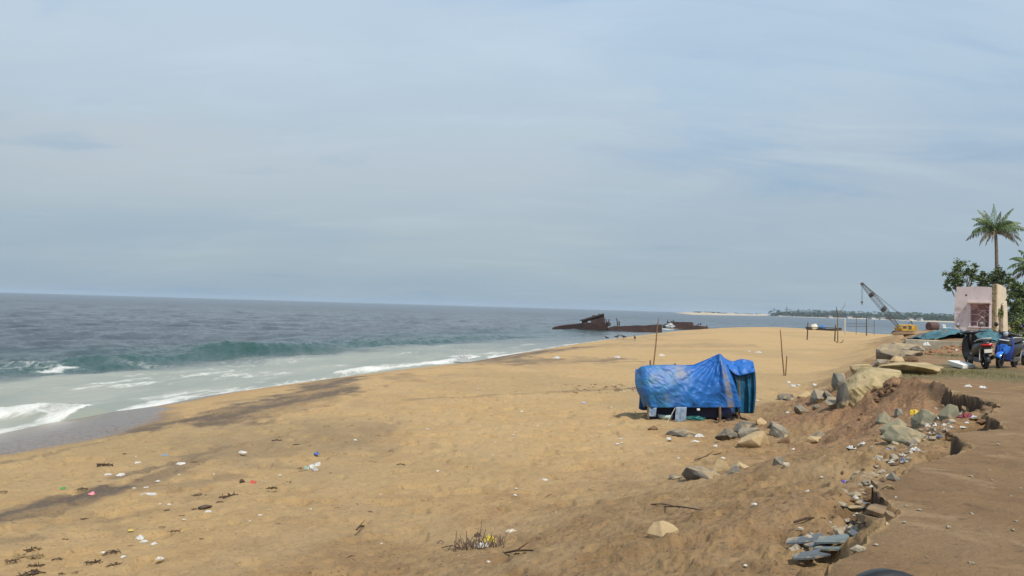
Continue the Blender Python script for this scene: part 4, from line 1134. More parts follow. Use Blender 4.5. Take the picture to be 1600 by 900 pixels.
    for k, (px, py, rz) in enumerate([(1136, 659, .5), (1144, 657.5, 1.0), ]):
        q = at(px, py); o = empty('sandal', q + Vector((0, 0, .012)), rz, ['dark sandal lying nearest the brown post of the blue shelter', 'dark sandal lying nearest the white foam box by the shelter'][k], 'sandal', 'pair of sandals by the shelter')
        ring = [(.13 * math.cos(t) * 1.0, .048 * math.sin(t) * (1 + .25 * math.cos(t)), 0) for t in np.linspace(0, 2 * math.pi, 20)[:-1]]
        MB().prism(ring, (0, 0, .022)).build('sole', sole, o)
        MB().tube([(.0, -.05, .02), (.03, -.03, .055), (.06, 0, .06), (.03, .03, .055), (0, .05, .02)], .011, 6).build('strap', sole, o)
shelter()

# ---- stakes ------------------------------------------------------------------
stick = mat('driftwood', (.24, .155, .08), (.16, .10, .052), scale=8, rough=.92, bump=.004)
def stake(px_t, py_t, px_b, py_b, lab, r=.03, kink=0., group=None, extra=None, dist=None):
    g = ground(px_b, py_b); t = P(px_t, py_t, g.y)
    mid = g.lerp(t, .5) + Vector((kink, 0, 0))
    e = MB().tube([g - Vector((0, 0, .2)), g.lerp(mid, .5) + Vector((kink * .6, 0, 0)), mid, mid.lerp(t, .55) + Vector((-kink * .5, 0, 0)), t], [r, r * .95, r * .85, r * .75, r * .55], 7)
    if extra: e.tube([g + Vector((.03, -.03, -.1)), g + Vector((.05 + extra * .02, -.04, extra))], [r * .9, r * .8], 7)
    o = e.build('wooden_stake', stick, None, loc=tuple(g)); return tag(o, lab, 'stake', group)
stake(1219, 515, 1226, 587, 'thin crooked wooden stake on open sand on the bank side of the shelter', .034, -.02, extra=.9)
stake(1029, 497, 1018, 585, 'thin crooked wooden stake rising behind the blue shelter', .035, .03)

# ---- goal frames, forked pole -------------------------------------------------
def goal_near():
    a = ground(1261, 531); b = ground(1304, 535.5)
    b = P(1304, 535, a.y - 3); b.z = hz(b.x, b.y)
    e = empty('goal_frame', a, 0, 'dark rough goal frame with one rail standing beside the forked pole', 'goal')
    m = mat('dark_pole', (.10, .068, .04), (.07, .045, .027), scale=6)
    sc = a.y / FPX
    ta = P(1262.5, 504, a.y); tb = P(1305.5, 508, b.y)
    wpart(MB().tube([a - Vector((0, 0, .2)), ta], [.075, .06], 7), 'post', m, e); wpart(MB().tube([b - Vector((0, 0, .2)), tb], [.075, .06], 7), 'post', m, e)
    l = P(1258, 511, a.y + .3); r_ = P(1316, 512.8, b.y - .9)
    wpart(MB().tube([l, r_], .045, 6), 'rail', m, e)
    g = ground(1309, 535); e2 = empty('forked_pole', g, 0, 'tall forked branch planted upright beside the goal frame', 'pole')
    s = g.y
    wpart(MB().tube([g - Vector((0, 0, .3)), P(1309, 515, s), P(1308.5, 500, s), P(1310, 492, s)], [.07, .06, .05, .04], 7), 'trunk', stick, e2)
    wpart(MB().tube([P(1310, 492, s), P(1315, 484, s), P(1320, 477, s), P(1320.5, 472.5, s)], [.04, .03, .02, .012], 6), 'branch', stick, e2)
    wpart(MB().tube([P(1309.3, 495, s), P(1308, 487, s), P(1306.5, 479, s)], [.05, .055, .02], 6), 'branch', mat('dark_bark', (.06, .045, .035), scale=6), e2)
    g = ground(1310, 536); e3 = MB().tube([g + Vector((-.35, 0, .18)), g + Vector((-.1, 0, .0)), g + Vector((.15, 0, .0)), g + Vector((.42, 0, .12)), g + Vector((.5, 0, .40))], [.03, .05, .06, .05, .03], 6)
    tag(e3.build('driftwood_root', stick, None, loc=tuple(g)), 'bent driftwood root at the foot of the forked pole', 'driftwood')
goal_near()
def goal_far():
    a = ground(1320.5, 522.5); e = empty('goal_frame', a, 0, 'far goal frame with a white post and thin double rails', 'goal')
    pale = mat('pale_pole', (.62, .58, .48), (.5, .46, .38), scale=5); m = mat('dark_pole', (0, 0, 0)); thin = mat('grey_wire', (.16, .14, .12), (.12, .10, .09), scale=6)
    D = a.y
    def post(px, pt, pb, mm, r, dd=0.):
        p = P(px, pb, D + dd); z = min(p.z, hz(p.x, p.y)); wpart(MB().tube([(p.x, p.y, z - .2), P(px, pt, D + dd)], [r, r * .9], 6), 'post', mm, e)
    post(1320, 497.5, 523, pale, .095); post(1354, 497, 525, m, .075, -4); post(1338, 497, 518, thin, .045, 6); post(1366, 500, 519, thin, .045, 5)
    for y0, y1 in ((505.5, 506), (509.5, 510.3)):
        wpart(MB().tube([P(1323, y0, D), P(1354, y1, D - 4)], .032, 5), 'rail', thin, e)
        wpart(MB().tube([P(1354, y1, D - 4), P(1367, y0 - .5, D + 5)], .025, 5), 'rail', thin, e)
goal_far()

# ---- covered canoe on the spit --------------------------------------------------
def canoe():
    g = P(1287, 512.5, 158); z = 1.25
    e = empty('canoe', (g.x, g.y, z), 0, 'long dark canoe drawn up on the spit with covered bow', 'boat')
    L = 6.6; rings = []
    for i in range(15):
        t = i / 14; x = (t - .5) * L; w = .42 * math.sin(math.pi * min(1, max(0, t * .94 + .03))) ** .6; s = .22 * abs(2 * t - 1) ** 3
        rings.append([(x, -w, .38 + s), (x, -w * .75, .1 + s * .8), (x, 0, s * .6), (x, w * .75, .1 + s * .8), (x, w, .38 + s), (x, w * .85, .37 + s), (x, 0, .16 + s * .6), (x, -w * .85, .37 + s)])
    hm = mat('canoe_wood', (.065, .055, .05), (.045, .036, .032), scale=3)
    MB().loft(rings).build('hull', hm, e)
    v, f = blob_shape(41, (1.5, .9, 1.25), 3, 8, .1); c_ = MB(); c_.add([Vector(p) + Vector((-1.6, 0, .55)) for p in v], f); c_.build('white_cover', mat('white_canvas', (.66, .62, .50), (.55, .5, .38), scale=2), e)
    v, f = blob_shape(43, (1.3, .9, .8), 3, 8, .1); c_ = MB(); c_.add([Vector(p) + Vector((-.35, 0, .6)) for p in v], f); c_.build('blue_cover', mat('blue_canvas', (.03, .16, .42), (.02, .12, .32), scale=2), e)
canoe()

# ---- shipwreck ------------------------------------------------------------------
rust = mat('rusted_hull', (.060, .030, .024), (.040, .022, .019), scale=.8, rough=.92, bump=.03, bscale=2, c3=(.10, .047, .032), s3=.5, l3=.52, h3=.68)
rustd = mat('dark_rust', (.045, .025, .022), (.03, .018, .017), scale=1, rough=.92)
def wreck():
    D = 172.
    c_ = P(946, 513, D); e = empty('shipwreck', (c_.x, c_.y, 0), 0, 'rusty half sunken shipwreck with tilted wheelhouse just off the beach', 'wreck')
    def outline(mb, pts, d0, thick):
        mb.prism([P(a, b, D + d0) for a, b in pts], (.0, thick, 0))
    mb = MB()
    # bow: tapering hull ring by ring, low wedge rising out of the water
    rings = []
    for px, pt, w in ((863, 512.6, .1), (872, 510.0, .5), (884, 508.2, 1.1), (900, 506.6, 1.7), (918, 505.6, 2.1), (935, 504.5, 2.3), (948, 504.5, 2.3)):
        a = P(px, pt, D)
        rings.append([(a.x, a.y - w, a.z), (a.x, a.y - w * .8, -1.2), (a.x, a.y + w * .8, -1.2), (a.x, a.y + w, a.z + .1), (a.x, a.y + w * .8, a.z - .12), (a.x, a.y - w * .8, a.z - .15)])
    mb.loft(rings); wpart(mb, 'bow_hull', rust, e)
    # wheelhouse plate walls, tilted, with its window hole
    A, B, C, Dd = (910.5, 500.5), (943.5, 490.5), (947.5, 513), (911.5, 507)
    def q(u, v): # bilinear on the front plate
        return (A[0] * (1 - u) * (1 - v) + B[0] * u * (1 - v) + C[0] * u * v + Dd[0] * (1 - u) * v, A[1] * (1 - u) * (1 - v) + B[1] * u * (1 - v) + C[1] * u * v + Dd[1] * (1 - u) * v)
    for nm, d0, th in (('wheelhouse', -1.9, .25),):
        mb = MB()
        for u0, u1, v0, v1 in ((0, .22, 0, 1), (.36, 1, 0, 1), (.22, .36, 0, .34), (.22, .36, .72, 1)):
            outline(mb, [q(u0, v0), q(u1, v0), q(u1, v1), q(u0, v1)], d0, th)
        w = wpart(mb, nm, rust, e)
    mb = MB(); outline(mb, [q(.40, 0), q(1, 0), q(1, 1), q(.40, 1)], 1.3, .25); outline(mb, [q(.0, 0), q(.2, 0), q(.2, 1), q(0, 1)], 1.3, .25)
    outline(mb, [q(.2, 0), q(.4, 0), q(.4, .3), q(.2, .3)], 1.3, .25); outline(mb, [q(0, .02), q(.04, .02), q(.04, 1), q(0, 1)], -1.6, 2.9)
    outline(mb, [q(.93, 0.02), q(1, 0.02), q(1, 1), q(.93, 1)], -1.6, 2.9)
    wpart(mb, 'rear_plate', rustd, e)
    mb = MB(); outline(mb, [(908.5, 500.2), (944, 490), (944.3, 491.5), (909, 501.8)], -2.2, 3.9); wpart(mb, 'deck_roof', rustd, e)
    a = P(927.5, 494.5, D); wpart(MB().tube([a + Vector((0, 0, -.4)), a + Vector((0, 0, .25))], [.3, .26], 10), 'funnel_stub', rustd, e)
    wpart(MB().tube([P(936, 492, D), P(936, 489, D)], .06, 6), 'vent_pipe', rustd, e)
    # flat midship hull with ragged upper rim
    rings = []
    r = random.Random(2)
    for i in range(24):
        t = i / 23; px = 951 + (1032 - 951) * t; pt = 509.5 - 2.6 * t + r.uniform(-.5, .5) + (1.2 if i == 0 else 0)
        a = P(px, pt, D - 4); w = 1.9
        rings.append([(a.x, a.y - w, a.z), (a.x, a.y - w * 1.02, -1.5), (a.x, a.y + w, -1.5), (a.x, a.y + w, a.z - .2), (a.x, a.y + w - .2, a.z - .2), (a.x, a.y, a.z - .55), (a.x, a.y - w + .2, a.z - .05)])
    wpart(MB().loft(rings), 'midship_hull', rust, e)
    for px0, py0, px1, py1, rr in ((949, 509, 946.5, 498, .12), (952.5, 509, 951, 499, .13), (965.5, 509, 963.5, 497, .12), (968, 509, 967, 501, .10), (950.5, 510, 948.5, 503, .3), (954, 509, 954, 504, .08), (966, 507, 968.6, 503, .08)):
        wpart(MB().tube([P(px0, py0, D - 3.5), P(px1, py1, D - 3.5)], [rr, rr * .8], 6), 'mast_stump', rustd, e)
    # the stern piece further out
    D2 = 205.
    c_ = P(1062, 511, D2); e2 = empty('shipwreck', (c_.x, c_.y, 0), 0, 'smaller broken stern wreck with surf breaking against it', 'wreck')
    rings = []
    for i in range(18):
        t = i / 17; px = 1037.5 + (1081 - 1037.5) * t; pt = (505.5 if t < .14 else 502.8) + r.uniform(-.45, .45) + (2.2 if i == 0 else 0) + (1.5 if i == 17 else 0)
        a = P(px, pt, D2); w = 1.8
        rings.append([(a.x, a.y - w, a.z), (a.x + .1, a.y - w, -1.2), (a.x, a.y + w, -1.2), (a.x, a.y + w, a.z - .1), (a.x, a.y, a.z - .3)])
    wpart(MB().loft(rings), 'stern_hull', rust, e2)
    rings = []
    for i in range(10):
        t = i / 9; a = P(1080 + 25 * t, 507.5 + 3 * t + r.uniform(-.7, .7), D2 + .5); w = 1.2
        rings.append([(a.x, a.y - w, a.z), (a.x, a.y - w, -1), (a.x, a.y + w, -1), (a.x, a.y + w, a.z)])
    wpart(MB().loft(rings), 'fallen_plating', rust, e2)
    for px, y0, y1 in ((1043, 505, 501), (1052, 503, 500.4), (1091, 508, 505.6), (1094.5, 508, 505), (1104, 511, 508.5), (1049, 503, 501.5)):
        wpart(MB().tube([P(px, y0, D2), P(px + .4, y1, D2)], .14, 6), 'mast_stump', rustd, e2)
    # surf thrown up against the stern
    mb = MB(); rr = random.Random(6)
    v_, f_ = ico(2)
    for k in range(130):
        cc = P(1047 + rr.gauss(0, 3.2), 511.5 - abs(rr.gauss(0, 2.6)), D2 - 3.2 + rr.uniform(-.8, .5)); s = rr.uniform(.05, .2)
        mb.add([cc + Vector(p) * s * (1 + .35 * rr.uniform(-1, 1)) for p in v_], f_)
    sp = mb.build('surf_spray', mat('spray_white', (.62, .64, .64), (.54, .56, .57), scale=2, rough=.9), None, smooth=True)
    tag(sp, 'white burst of surf against the stern wreck', 'surf', kind='stuff')
    mb = MB()
    for k in range(420):
        g = plane_hit(722 + rr.gauss(0, 7), 567 - 0, .1); h = abs(rr.gauss(0, .3)) * (1 if k % 3 else 1.5); s = rr.uniform(.008, .04)
        cc = Vector((g[0], g[1], .15 + h * .8)); mb.add([cc + Vector(p) * s * (1 + .4 * rr.uniform(-1, 1)) for p in v_], f_)
    tag(mb.build('wave_spray', mat('spray_white', (0, 0, 0)), None, smooth=True), 'small splash of white water on the shore break', 'surf', kind='stuff')
wreck()

# ---- crawler crane ------------------------------------------------------------------
def crane():
    D = 141.; g = P(1411, 522, D); zg = hz(g.x, g.y)
    e = empty('crawler_crane', (g.x, g.y, zg), 0, 'old yellow crawler crane with raised lattice boom on the spit', 'crane')
    dk = mat('boom_steel', (.055, .058, .062), (.085, .08, .075), scale=1.5, rough=.7); yl = mat('crane_yellow', (.50, .30, .035), (.38, .22, .03), scale=1.2, rough=.6, c3=(.20, .11, .03), s3=1.1); bk = mat('track_black', (.03, .027, .025), (.05, .042, .036), scale=2)
    foot = P(1405, 512, D); mid1 = P(1381, 483, D); mid2 = P(1362, 460.5, D); tip = P(1348, 444.5, D)
    def lattice(a, b, wa, wb, n):
        mb = MB(); d = (b - a).normalized(); up = Vector((0, 1, 0)); s = d.cross(up).normalized()
        def c(t, i, j): return a.lerp(b, t) + (s * i + up * j) * (wa + (wb - wa) * t) * .5
        for i in (-1, 1):
            for j in (-1, 1): mb.tube([c(0, i, j), c(1, i, j)], .034, 5)
        for k in range(n):
            t0, t1 = k / n, (k + 1) / n
            for j in (-1, 1):
                mb.tube([c(t0, -1, j), c((t0 + t1) / 2, 1, j), c(t1, -1, j)], .020, 4)
            for i in (-1, 1): mb.tube([c(t0, i, -1), c(t1, i, 1)], .018, 4)
            mb.tube([c(t0, -1, -1), c(t0, 1, -1)], .020, 4)
        return mb
    boom = wpart(lattice(mid1, mid2, .80, .74, 6), 'boom', dk, e)
    wpart(lattice(foot, mid1, .3, .80, 6), 'boom_foot', dk, e); wpart(lattice(mid2, tip, .74, .34, 6), 'boom_head', dk, e)
    for p_, w in ((mid1, .5), (mid2, .5)):
        d = (tip - foot).normalized(); mb = MB().tube([p_ - d * .28, p_ + d * .28], .5, 4); wpart(mb, 'boom_joint', dk, e)
    M = Matrix.Translation(tip + Vector((-.1, 0, .08))) @ Matrix.Rotation(math.pi / 2, 4, 'X')
    wpart(MB().lathe([(0, -.12), (.26, -.12), (.2, 0), (.26, .12), (0, .12)], M, 16), 'sheave', dk, e)
    hk = P(1346.8, 473, D)
    for dx in (-1.0, 1.3):
        wpart(MB().tube([P(1347 + dx, 446, D), P(1346.8 + dx * .6, 471, D)], .024, 4), 'hoist_rope', dk, e)
    mb = MB().box(hk - Vector((.16, .1, .12)), hk + Vector((.16, .1, .22))).tube([hk + Vector((0, 0, -.1)), hk + Vector((.02, 0, -.22)), hk + Vector((.12, 0, -.32)), hk + Vector((.04, 0, -.42)), hk + Vector((-.09, 0, -.36))], .045, 6)
    wpart(mb, 'hook_block', dk, e, bevel=.02)
    br = P(1402, 487.5, D); gt = P(1424, 502, D)
    for j in (-.25, .25):
        o_ = Vector((0, j, 0))
        wpart(MB().tube([P(1350, 444.5, D) + o_ * .4, br + o_], .022, 4), 'pendant_rope', dk, e)
    wpart(MB().tube([br, gt], .05, 5), 'bridle', dk, e); wpart(MB().tube([br + Vector((0, -.3, 0)), br + Vector((0, .3, 0))], .1, 6), 'bridle_block', dk, e)
    # house, gantry and tracks
    b0 = P(1402.5, 517, D); c0 = Vector((b0.x, D - 1.3, b0.z))
    mb = MB().prism([c0 + Vector(p) for p in ((0.1, 0, 0), (2.55, 0, 0), (2.75, 0, .35), (2.6, 0, 1.0), (1.9, 0, 1.12), (1.0, 0, 1.1), (.35, 0, .95), (0, 0, .5))], (0, 2.6, 0))
    cab = wpart(mb, 'machine_house', yl, e, bevel=.06)
    mb = MB().box(c0 + Vector((.25, -.012, .42)), c0 + Vector((.85, .012, .85))).box(c0 + Vector((1.2, -.012, .3)), c0 + Vector((1.7, .012, .9)))
    wpart(mb, 'window', mat('dirty_glass', (.05, .06, .065), (.08, .08, .075), scale=2, rough=.25), cab)
    wpart(MB().tube([c0 + Vector((1.9, .6, 1.05)), gt, c0 + Vector((2.6, .6, .3))], .06, 6), 'gantry', dk, e); wpart(MB().tube([c0 + Vector((1.9, 2, 1.05)), gt + Vector((0, .1, 0)), c0 + Vector((2.6, 2, .3))], .06, 6), 'gantry', dk, e)
    for j in (-1.2, .95):
        rings = []
        n = 20; L, h = 3.1, .62
        prof = []
        for k in range(n):
            t = 2 * math.pi * k / n; x = math.copysign(max(0, abs(math.cos(t)) - .0), math.cos(t)); prof.append((1.1 + math.copysign(L / 2 - h / 2, x) + x * h / 2, math.sin(t) * h / 2 + h / 2))
        wpart(MB().prism([(c0.x + a, D + j - .25, zg - .05 + b) for a, b in prof], (0, .5, 0)), 'track', bk, e)
    wpart(MB().tube([(c0.x + 1.2, D, zg + .4), (c0.x + 1.2, D, c0.z + .05)], .8, 16), 'turntable', bk, e)
    # low dark spoil bank the crane stands behind
    rock(1412, 525, 36, 5, 'brown', 'dark low earth spoil heap in front of the yellow crane', name='spoil_heap', seed=31, cat='heap', sub=4)
    # rusty boiler tank and small white boat beyond
    q = P(1457, 515.5, 150); tk = MB().lathe([(0, -.95), (.62, -.95), (.75, -.85), (.78, 0), (.75, .85), (.6, .95), (0, .95)], Matrix.Rotation(math.pi / 2, 4, 'Y'), 24)
    zt = hz(q.x, q.y); o = tk.build('rusty_tank', mat('tank_rust', (.10, .05, .045), (.07, .035, .032), scale=1.2, c3=(.15, .07, .05)), None, smooth=False); o.location = (q.x, q.y, max(zt, q.z) + .62); o.rotation_euler = (0, 0, .35)
    tag(o, 'rusty cylindrical tank lying on the sand between crane and house', 'tank')
    q = P(1476, 517.5, 152); e3 = empty('small_boat', (q.x, q.y, max(hz(q.x, q.y), q.z)), .2, 'small pale blue boat on the sand near the rusty tank', 'boat')
    rings = []
    for i in range(9):
        t = i / 8; x = (t - .5) * 2.8; w = .5 * math.sin(math.pi * min(1, t * .8 + .15)) ** .6; s = .3 * max(0, 2 * t - 1.2)
        rings.append([(x, -w, .55 + s), (x, -w * .6, .05), (x, w * .6, .05), (x, w, .55 + s), (x, w * .85, .53 + s), (x, 0, .25), (x, -w * .85, .53 + s)])
    MB().loft(rings).build('hull', mat('boat_blue', (.28, .42, .50), (.2, .32, .4), scale=2), e3)
    MB().prism([(-.6, -.3, .5), (-.6, -.3, 1.15), (-.1, -.3, 1.2), (.1, -.3, .5)], (0, .6, 0)).build('cabin', mat('boat_white', (.68, .68, .66), scale=2), e3, bevel=.03)
crane()

# ---- teal netting over the rubble -------------------------------------------------------
def netting():
    m, t, b = newmat('teal_netting'); N = NT(t); v = N.n('ShaderNodeTexCoord').outputs['Object']
    c_ = N.mix(N.rng(N.noise(1.3, 6, .65, v, .6), .35, .62), (.060, .170, .195), (.035, .095, .115))
    c_ = N.mix(N.rng(N.noise(2.6, 6, .7, v, 1.), .56, .7), c_, (.19, .33, .34))
    c_ = N.mix(N.rng(N.noise(1.8, 5, .6, v), .60, .72), c_, (.28, .15, .09))
    N.l(c_, b.inputs['Base Color']); b.inputs['Roughness'].default_value = .75
    N.l(N.bump(N.noise(6, 6, .7, v, 1.2), .9, .06), b.inputs['Normal'])
    def sheet(cx, cy, wx, wy, rz, lift, seed, lab):
        ca, sa_ = math.cos(rz), math.sin(rz)
        n = 46
        U = np.linspace(-1, 1, n + 1)
        uu, vv = np.meshgrid(U, U)
        edge = 1 + .16 * fbm(uu * 3, vv * 3, 3, seed)
        lx = uu * wx * edge; ly = vv * wy * edge
        x = cx + lx * ca - ly * sa_; y = cy + lx * sa_ + ly * ca
        z = base_height(x, y) + lift * np.clip(1.1 - (uu ** 2 + vv ** 2) * .75, 0, 1) * (1 + .8 * fbm(uu * 2.4, vv * 2.4, 4, seed + 1)) + .07 + .13 * np.abs(fbm(uu * 5, vv * 5, 4, seed + 2, .6))
        mb = MB(); mb.v = [tuple(q) for q in np.stack([x, y, z], -1).reshape(-1, 3)]
        mb.f = [(j * (n + 1) + i, j * (n + 1) + i + 1, (j + 1) * (n + 1) + i + 1, (j + 1) * (n + 1) + i) for j in range(n) for i in range(n)]
        o = mb.build('netting_sheet', m, None, smooth=True, loc=(cx, cy, hz(cx, cy)), solid=.01); tag(o, lab, 'netting', 'teal netting over the rubble')
    sheet(20.9, 40.5, 2.0, 1.3, .15, .34, 201, 'crumpled teal netting heaped on the rubble seaward of the house')
    sheet(23.6, 41.6, 1.0, 1.2, .3, .50, 205, 'teal netting heap between the two parked scooters and the house')
    sheet(22.3, 38.3, 1.25, .5, -.5, .12, 209, 'low torn strip of teal netting hanging over the brick rubble')
netting()
whitec = mat('white_litter', (.58, .56, .51), (.40, .38, .34), scale=12, rough=.6)

# ---- scooters -----------------------------------------------------------------------------
def scooter(loc, rz, body, panel, label, lean=.12, cowl=None, group='parked scooters'):
    e = empty('motor_scooter', loc, rz, label, 'scooter', group)
    e.rotation_euler = Matrix.Rotation(rz, 3, 'Z').to_euler() if not lean else (Matrix.Rotation(rz, 3, 'Z') @ Matrix.Rotation(-lean, 3, 'X')).to_euler()
    blk = mat('scooter_black', (.013, .013, .014), (.02, .02, .02), scale=8, rough=.45); rub_ = mat('tyre_rubber', (.022, .02, .018), (.04, .034, .028), scale=9, rough=.9)
    chrome = mat('scooter_chrome', (.62, .62, .63), (.5, .5, .52), scale=6, rough=.18, metal=1.); silver = mat('scooter_silver', (.55, .56, .58), (.48, .49, .5), scale=6, rough=.35)
    seatm = mat('scooter_seat', (.018, .017, .017), (.026, .025, .024), scale=20, rough=.7)
    ROT = Matrix.Rotation(math.pi / 2, 4, 'X')
    for nm, x in (('rear_wheel', -.60), ('front_wheel', .64)):
        M = Matrix.Translation((x, 0, .225)) @ ROT
        R, w = .225, .05
        prof = [(R - .065, -w * .8), (R - .03, -w), (R - .008, -w * .7), (R, 0), (R - .008, w * .7), (R - .03, w), (R - .065, w * .8)]
        wh = MB().lathe(prof, M, 32).build(nm, rub_, e, smooth=True)
        mb = MB().lathe([(R - .062, -.03), (R - .085, -.035), (R - .085, .035), (R - .062, .03)], M, 28)
        for k in range(5):
            a = k / 5 * 6.283; mb.tube([Vector((x, 0, .225)), Vector((x + math.cos(a) * (R - .08), 0, .225 + math.sin(a) * (R - .08)))], [.03, .022], 6)
        mb.lathe([(0, -.05), (.045, -.05), (.045, .05), (0, .05)], M, 14)
        mb.build('rim', blk, wh)
    def sec(x, w, zb, zt, n=14, pw=2.6):
        r = []
        for k in range(n):
            t = 2 * math.pi * k / n; c_, s_ = math.cos(t), math.sin(t)
            r.append((x, w * math.copysign(abs(c_) ** (2 / pw), c_), (zb + zt) / 2 + (zt - zb) / 2 * math.copysign(abs(s_) ** (2 / pw), s_)))
        return r
    # rear body, tail rising
    MB().loft([sec(-.93, .05, .70, .76), sec(-.88, .12, .60, .79), sec(-.74, .165, .50, .79), sec(-.52, .19, .40, .77), sec(-.28, .185, .34, .74), sec(-.10, .165, .28, .72), sec(.02, .14, .24, .66), sec(.06, .10, .26, .5)]).build('rear_body', cowl or body, e, smooth=True, subsurf=1)
    MB().loft([sec(-.80, .10, .77, .82), sec(-.74, .135, .765, .86), sec(-.50, .15, .755, .855), sec(-.25, .14, .735, .81), sec(-.03, .10, .70, .775), sec(.03, .05, .70, .75)]).build('seat', seatm, e, smooth=True, subsurf=1)
    MB().loft([sec(-.12, .15, .20, .29), sec(.10, .155, .20, .26), sec(.34, .15, .20, .27), sec(.42, .12, .22, .36)]).build('footboard', blk, e, smooth=True)
    # leg shield: curved sheet with thickness
    def shield(u, v, off=0.):
        a = (u - .5) * 2
        zz = .24 + .70 * v
        w = .13 + .11 * math.sin(math.pi * min(1, .18 + v * .75)) - .05 * max(0, v - .8) * 5 * .6
        xx = .40 + .02 * v - .07 * (v - .35) ** 2 + .075 * (1 - a * a) + off
        return (xx - .09 * max(0, v - .3), a * w, zz)
    MB().grid(shield, 16, 16).build('leg_shield', body, e, smooth=True, solid=.035)
    def nose(u, v):
        a = (u - .5) * 2; zz = .40 + .42 * v; w = .05 + .115 * math.sin(math.pi * min(1, .12 + v * .62))
        return (.475 + .08 * (1 - a * a) * (1 - .35 * v) - .06 * v, a * w, zz)
    MB().grid(nose, 14, 12).build('front_panel', panel, e, smooth=True, solid=.02)
    # fork, fender
    for s_ in (-1, 1): MB().tube([(.64, s_ * .072, .225), (.55, s_ * .06, .50)], .02, 8).build('fork', blk, e)
    def fender(u, v):
        an = math.radians(20 + 135 * u); a = (v - .5) * 2; R = .262 - .03 * a * a
        return (.64 + R * math.cos(an), a * .075, .225 + R * math.sin(an))
    MB().grid(fender, 16, 8).build('front_fender', panel, e, smooth=True, solid=.012)
    def rfender(u, v):
        an = math.radians(75 + 115 * u); a = (v - .5) * 2; R = .27 - .03 * a * a
        return (-.60 + R * math.cos(an), a * .07, .225 + R * math.sin(an))
    MB().grid(rfender, 12, 6).build('rear_mudguard', blk, e, smooth=True, solid=.012)
    # steering column and handlebar cowl, headlight
    MB().tube([(.50, 0, .5), (.36, 0, .98)], [.05, .045], 10).build('steering_column', blk, e, smooth=True)
    ck = MB().loft([[(.36 + dx, y, 1.0 + dz) for dx, dz in ((-.06 * k, -.02), (-.05 * k, .045 * k), (.02, .06 * k), (.085 * k, .02), (.085 * k, -.06 * k), (0, -.075 * k))] for y, k in ((-.22, .4), (-.15, .75), (-.08, 1.15), (0, 1.3), (.08, 1.15), (.15, .75), (.22, .4))]).build('handlebar_cowl', cowl or body, e, smooth=True, subsurf=1)
    MB().lathe([(0, .012), (.06, .008), (.082, -.01), (.088, -.03)], Matrix.Translation((.455, 0, .99)) @ Matrix.Rotation(math.radians(80), 4, 'Y') @ Matrix.Scale(.85, 4), 22).build('headlight', mat('lamp_glass', (.45, .46, .48), (.36, .37, .40), scale=9, rough=.12), e, smooth=True)
    for s_ in (-1, 1):
        hb = MB().tube([(.36, s_ * .16, 1.0), (.31, s_ * .28, 1.015), (.25, s_ * .385, 1.0)], .019, 8).build('handle_grip', blk, e, smooth=True)
        MB().tube([(.37, s_ * .2, 1.01), (.345, s_ * .3, 1.0), (.31, s_ * .38, .99)], .008, 6).build('brake_lever', chrome, hb)
        st = MB().tube([(.335, s_ * .22, 1.02), (.345, s_ * .27, 1.12), (.33, s_ * .31, 1.185)], .008, 6).build('mirror_stem', blk, e)
        M = Matrix.Translation((.32, s_ * .315, 1.225)) @ Matrix.Rotation(s_ * .12, 4, 'Z') @ Matrix.Rotation(math.pi / 2 - .1, 4, 'Y')
        mi = MB().lathe([(0, .045), (.035, .04), (.058, .02), (.064, 0), (.060, -.006)], M, 26).build('mirror', blk, st, smooth=True)
        MB().lathe([(.060, -.004), (.055, -.008), (0, -.008)], M, 26).build('mirror_glass', chrome, st, smooth=True)
    # tail light, plate, grab rail, exhaust, stand, shock
    MB().loft([sec(-.935, .10, .655, .715, 12, 3), sec(-.90, .145, .645, .725, 12, 3), sec(-.84, .165, .65, .725, 12, 3)]).build('tail_light', mat('tail_red', (.50, .012, .012), (.36, .01, .01), scale=14, rough=.15), e, smooth=True)
    MB().box((-.925, -.10, .47), (-.915, .10, .565)).build('number_plate', mat('plate_white', (.70, .68, .60), (.6, .58, .5), scale=14, rough=.5), e, bevel=.004)
    MB().prism([(-.90, -.09, .64), (-.915, -.09, .44), (-.86, -.09, .42), (-.80, -.09, .62)], (0, .18, 0)).build('plate_bracket', blk, e, bevel=.01)
    MB().tube([(-.50, -.18, .77), (-.72, -.185, .83), (-.88, -.12, .865), (-.91, 0, .87), (-.88, .12, .865), (-.72, .185, .83), (-.50, .18, .77)], .014, 8).build('grab_rail', silver, e, smooth=True)
    MB().tube([(-.10, -.15, .22), (-.38, -.17, .24), (-.46, -.175, .27), (-.86, -.18, .37)], [.02, .03, .055, .05], 12).build('exhaust', silver if panel != body else blk, e, smooth=True)
    MB().box((-.62, .06, .19), (-.12, .14, .33)).build('engine_case', mat('engine_grey', (.10, .10, .10), (.06, .058, .055), scale=9, rough=.6), e, bevel=.025)
    MB().tube([(-.62, .12, .26), (-.70, .13, .58)], .026, 8).build('shock_absorber', chrome, e)
    MB().tube([(-.05, .13, .24), (-.02, .25, .02)], .014, 6).build('side_stand', blk, e)
    def wind(u, v):
        a = (u - .5) * 2; return (.545 - .02 * v + .03 * (1 - a * a), a * .135, .80 + .03 * v)
    def visor(u, v):
        x, y, z = shield(.06 + .88 * u, .60 + .34 * v); a = (u - .5) * 2
        return (x + .028 + .02 * (1 - a * a), y * .96, z)
    MB().grid(visor, 12, 6).build('visor', blk, e, smooth=True, solid=.01)
    MB().grid(wind, 8, 4).build('nose_trim', silver, e, smooth=True, solid=.008)
    return e
blackp = mat('paint_black', (.012, .013, .013), (.016, .017, .018), scale=3, rough=.42, coat=.15, c3=(.03, .026, .022), s3=4, l3=.58, h3=.72)
